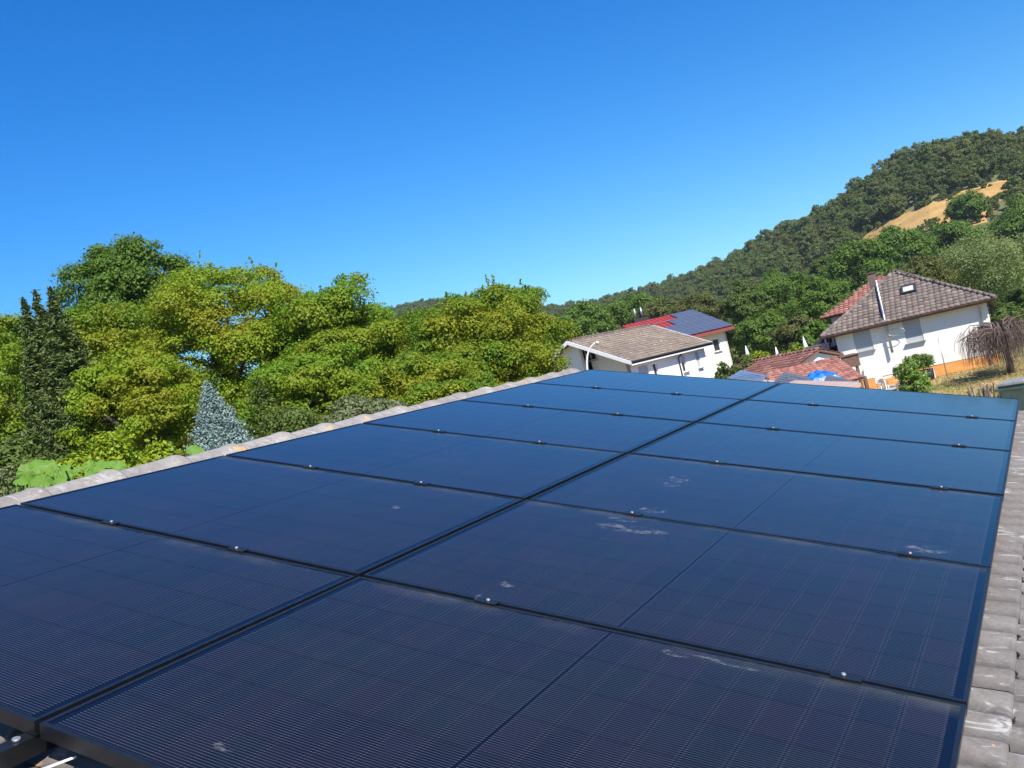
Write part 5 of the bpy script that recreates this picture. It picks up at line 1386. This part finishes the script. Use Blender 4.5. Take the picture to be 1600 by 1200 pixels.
ptype = np.where(rng.random(len(keep)) < np.where(t_rel > .85, .07, .03), 6, np.where(t_rel > .6, np.where(rng.random(len(keep)) < .45 + .25 * (zone > 0), rng.integers(2, 4, len(keep)), np.where(rng.random(len(keep)) < .25, 4, rng.integers(0, 2, len(keep)))), np.where(zone > .5, 4, np.where(rng.random(len(keep)) < .5, 0, 5))))
bx_, by_ = [], []
for poly_ in (MEADOW, CLEAR2):
    for i in range(len(poly_)):
        p_, q_ = poly_[i], poly_[(i + 1) % len(poly_)]; n_s = max(2, int(np.linalg.norm(q_ - p_) / 1.3))
        for f_ in rng.random(n_s):
            bx_.append(p_[0] + (q_[0] - p_[0]) * f_ + rng.normal() * 1.3); by_.append(p_[1] + (q_[1] - p_[1]) * f_ + rng.normal() * 1.3)
bx_ = np.array(bx_); by_ = np.array(by_); nb2 = len(bx_)
ptype = np.concatenate([ptype, rng.choice([0, 2, 4, 5], nb2)])
me = bpy.data.meshes.new('forest'); co = np.stack([np.concatenate([x_p[keep], bx_]), np.concatenate([y_p[keep], by_]), np.concatenate([zs_[keep] - .3, tz(bx_, by_) - .1])], 1)
nkeep = len(keep); keep = np.arange(nkeep + nb2)
me.vertices.add(len(keep)); me.vertices.foreach_set('co', co.astype(np.float32).ravel())
at_i = me.attributes.new('kind_index', 'INT', 'POINT'); at_i.data.foreach_set('value', ptype.astype(np.int32))
at_s = me.attributes.new('size', 'FLOAT', 'POINT'); at_s.data.foreach_set('value', (rng.choice([.5, .62, .75, .9, 1.08], len(keep), p=[.2, .25, .25, .2, .1]) * rng.uniform(.9, 1.1, len(keep)) * np.where(ptype == 6, .62, 1) * np.where(np.arange(len(keep)) >= nkeep, .32, 1)).astype(np.float32))
at_r = me.attributes.new('turn', 'FLOAT', 'POINT'); at_r.data.foreach_set('value', rng.uniform(0, 6.28, len(keep)).astype(np.float32))
me.update()
forest = link('forest', me); tag(forest, 'dense mixed wood covering the hill side and its skyline', 'forest', kind='stuff')
ng = bpy.data.node_groups.new('forest_instances', 'GeometryNodeTree')
ng.interface.new_socket('Geometry', in_out='INPUT', socket_type='NodeSocketGeometry'); ng.interface.new_socket('Geometry', in_out='OUTPUT', socket_type='NodeSocketGeometry')
gi_, go_ = ng.nodes.new('NodeGroupInput'), ng.nodes.new('NodeGroupOutput')
iop = ng.nodes.new('GeometryNodeInstanceOnPoints'); iop.inputs['Pick Instance'].default_value = True
g2i = ng.nodes.new('GeometryNodeGeometryToInstance')
for p in protos[::-1]:
    oi = ng.nodes.new('GeometryNodeObjectInfo'); oi.inputs['Object'].default_value = p; ng.links.new(oi.outputs['Geometry'], g2i.inputs[0])
def named(nm, ty):
    n = ng.nodes.new('GeometryNodeInputNamedAttribute'); n.data_type = ty; n.inputs['Name'].default_value = nm; return n.outputs['Attribute']
ng.links.new(gi_.outputs[0], iop.inputs['Points']); ng.links.new(g2i.outputs[0], iop.inputs['Instance'])
ng.links.new(named('kind_index', 'INT'), iop.inputs['Instance Index'])
cx_ = ng.nodes.new('ShaderNodeCombineXYZ'); ng.links.new(named('turn', 'FLOAT'), cx_.inputs[2]); ng.links.new(cx_.outputs[0], iop.inputs['Rotation'])
ng.links.new(named('size', 'FLOAT'), iop.inputs['Scale']); ng.links.new(iop.outputs[0], go_.inputs[0])
md = forest.modifiers.new('instances', 'NODES'); md.node_group = ng
print('forest trees', len(keep), 'tris', sum(len(m.polygons) for m in bpy.data.meshes))

# ---- thin summer haze over the valley
zmax_ = max(float(GZ.max()) + 18, 40.0)
hz = MB().box((CAM[0], CAM[1], (zmax_ - 2) / 2), (3040, 3040, zmax_ + 2)); hmat = bpy.data.materials.new('haze'); hmat.use_nodes = True; hn = hmat.node_tree; hn.nodes.clear()
pv = hn.nodes.new('ShaderNodeVolumePrincipled'); pv.inputs['Density'].default_value = HAZE; pv.inputs['Color'].default_value = (.80, .88, 1.0, 1); pv.inputs['Anisotropy'].default_value = .2
ho = hn.nodes.new('ShaderNodeOutputMaterial'); hn.links.new(pv.outputs[0], ho.inputs['Volume'])
tag(hz.build('haze', hmat), kind='stuff')
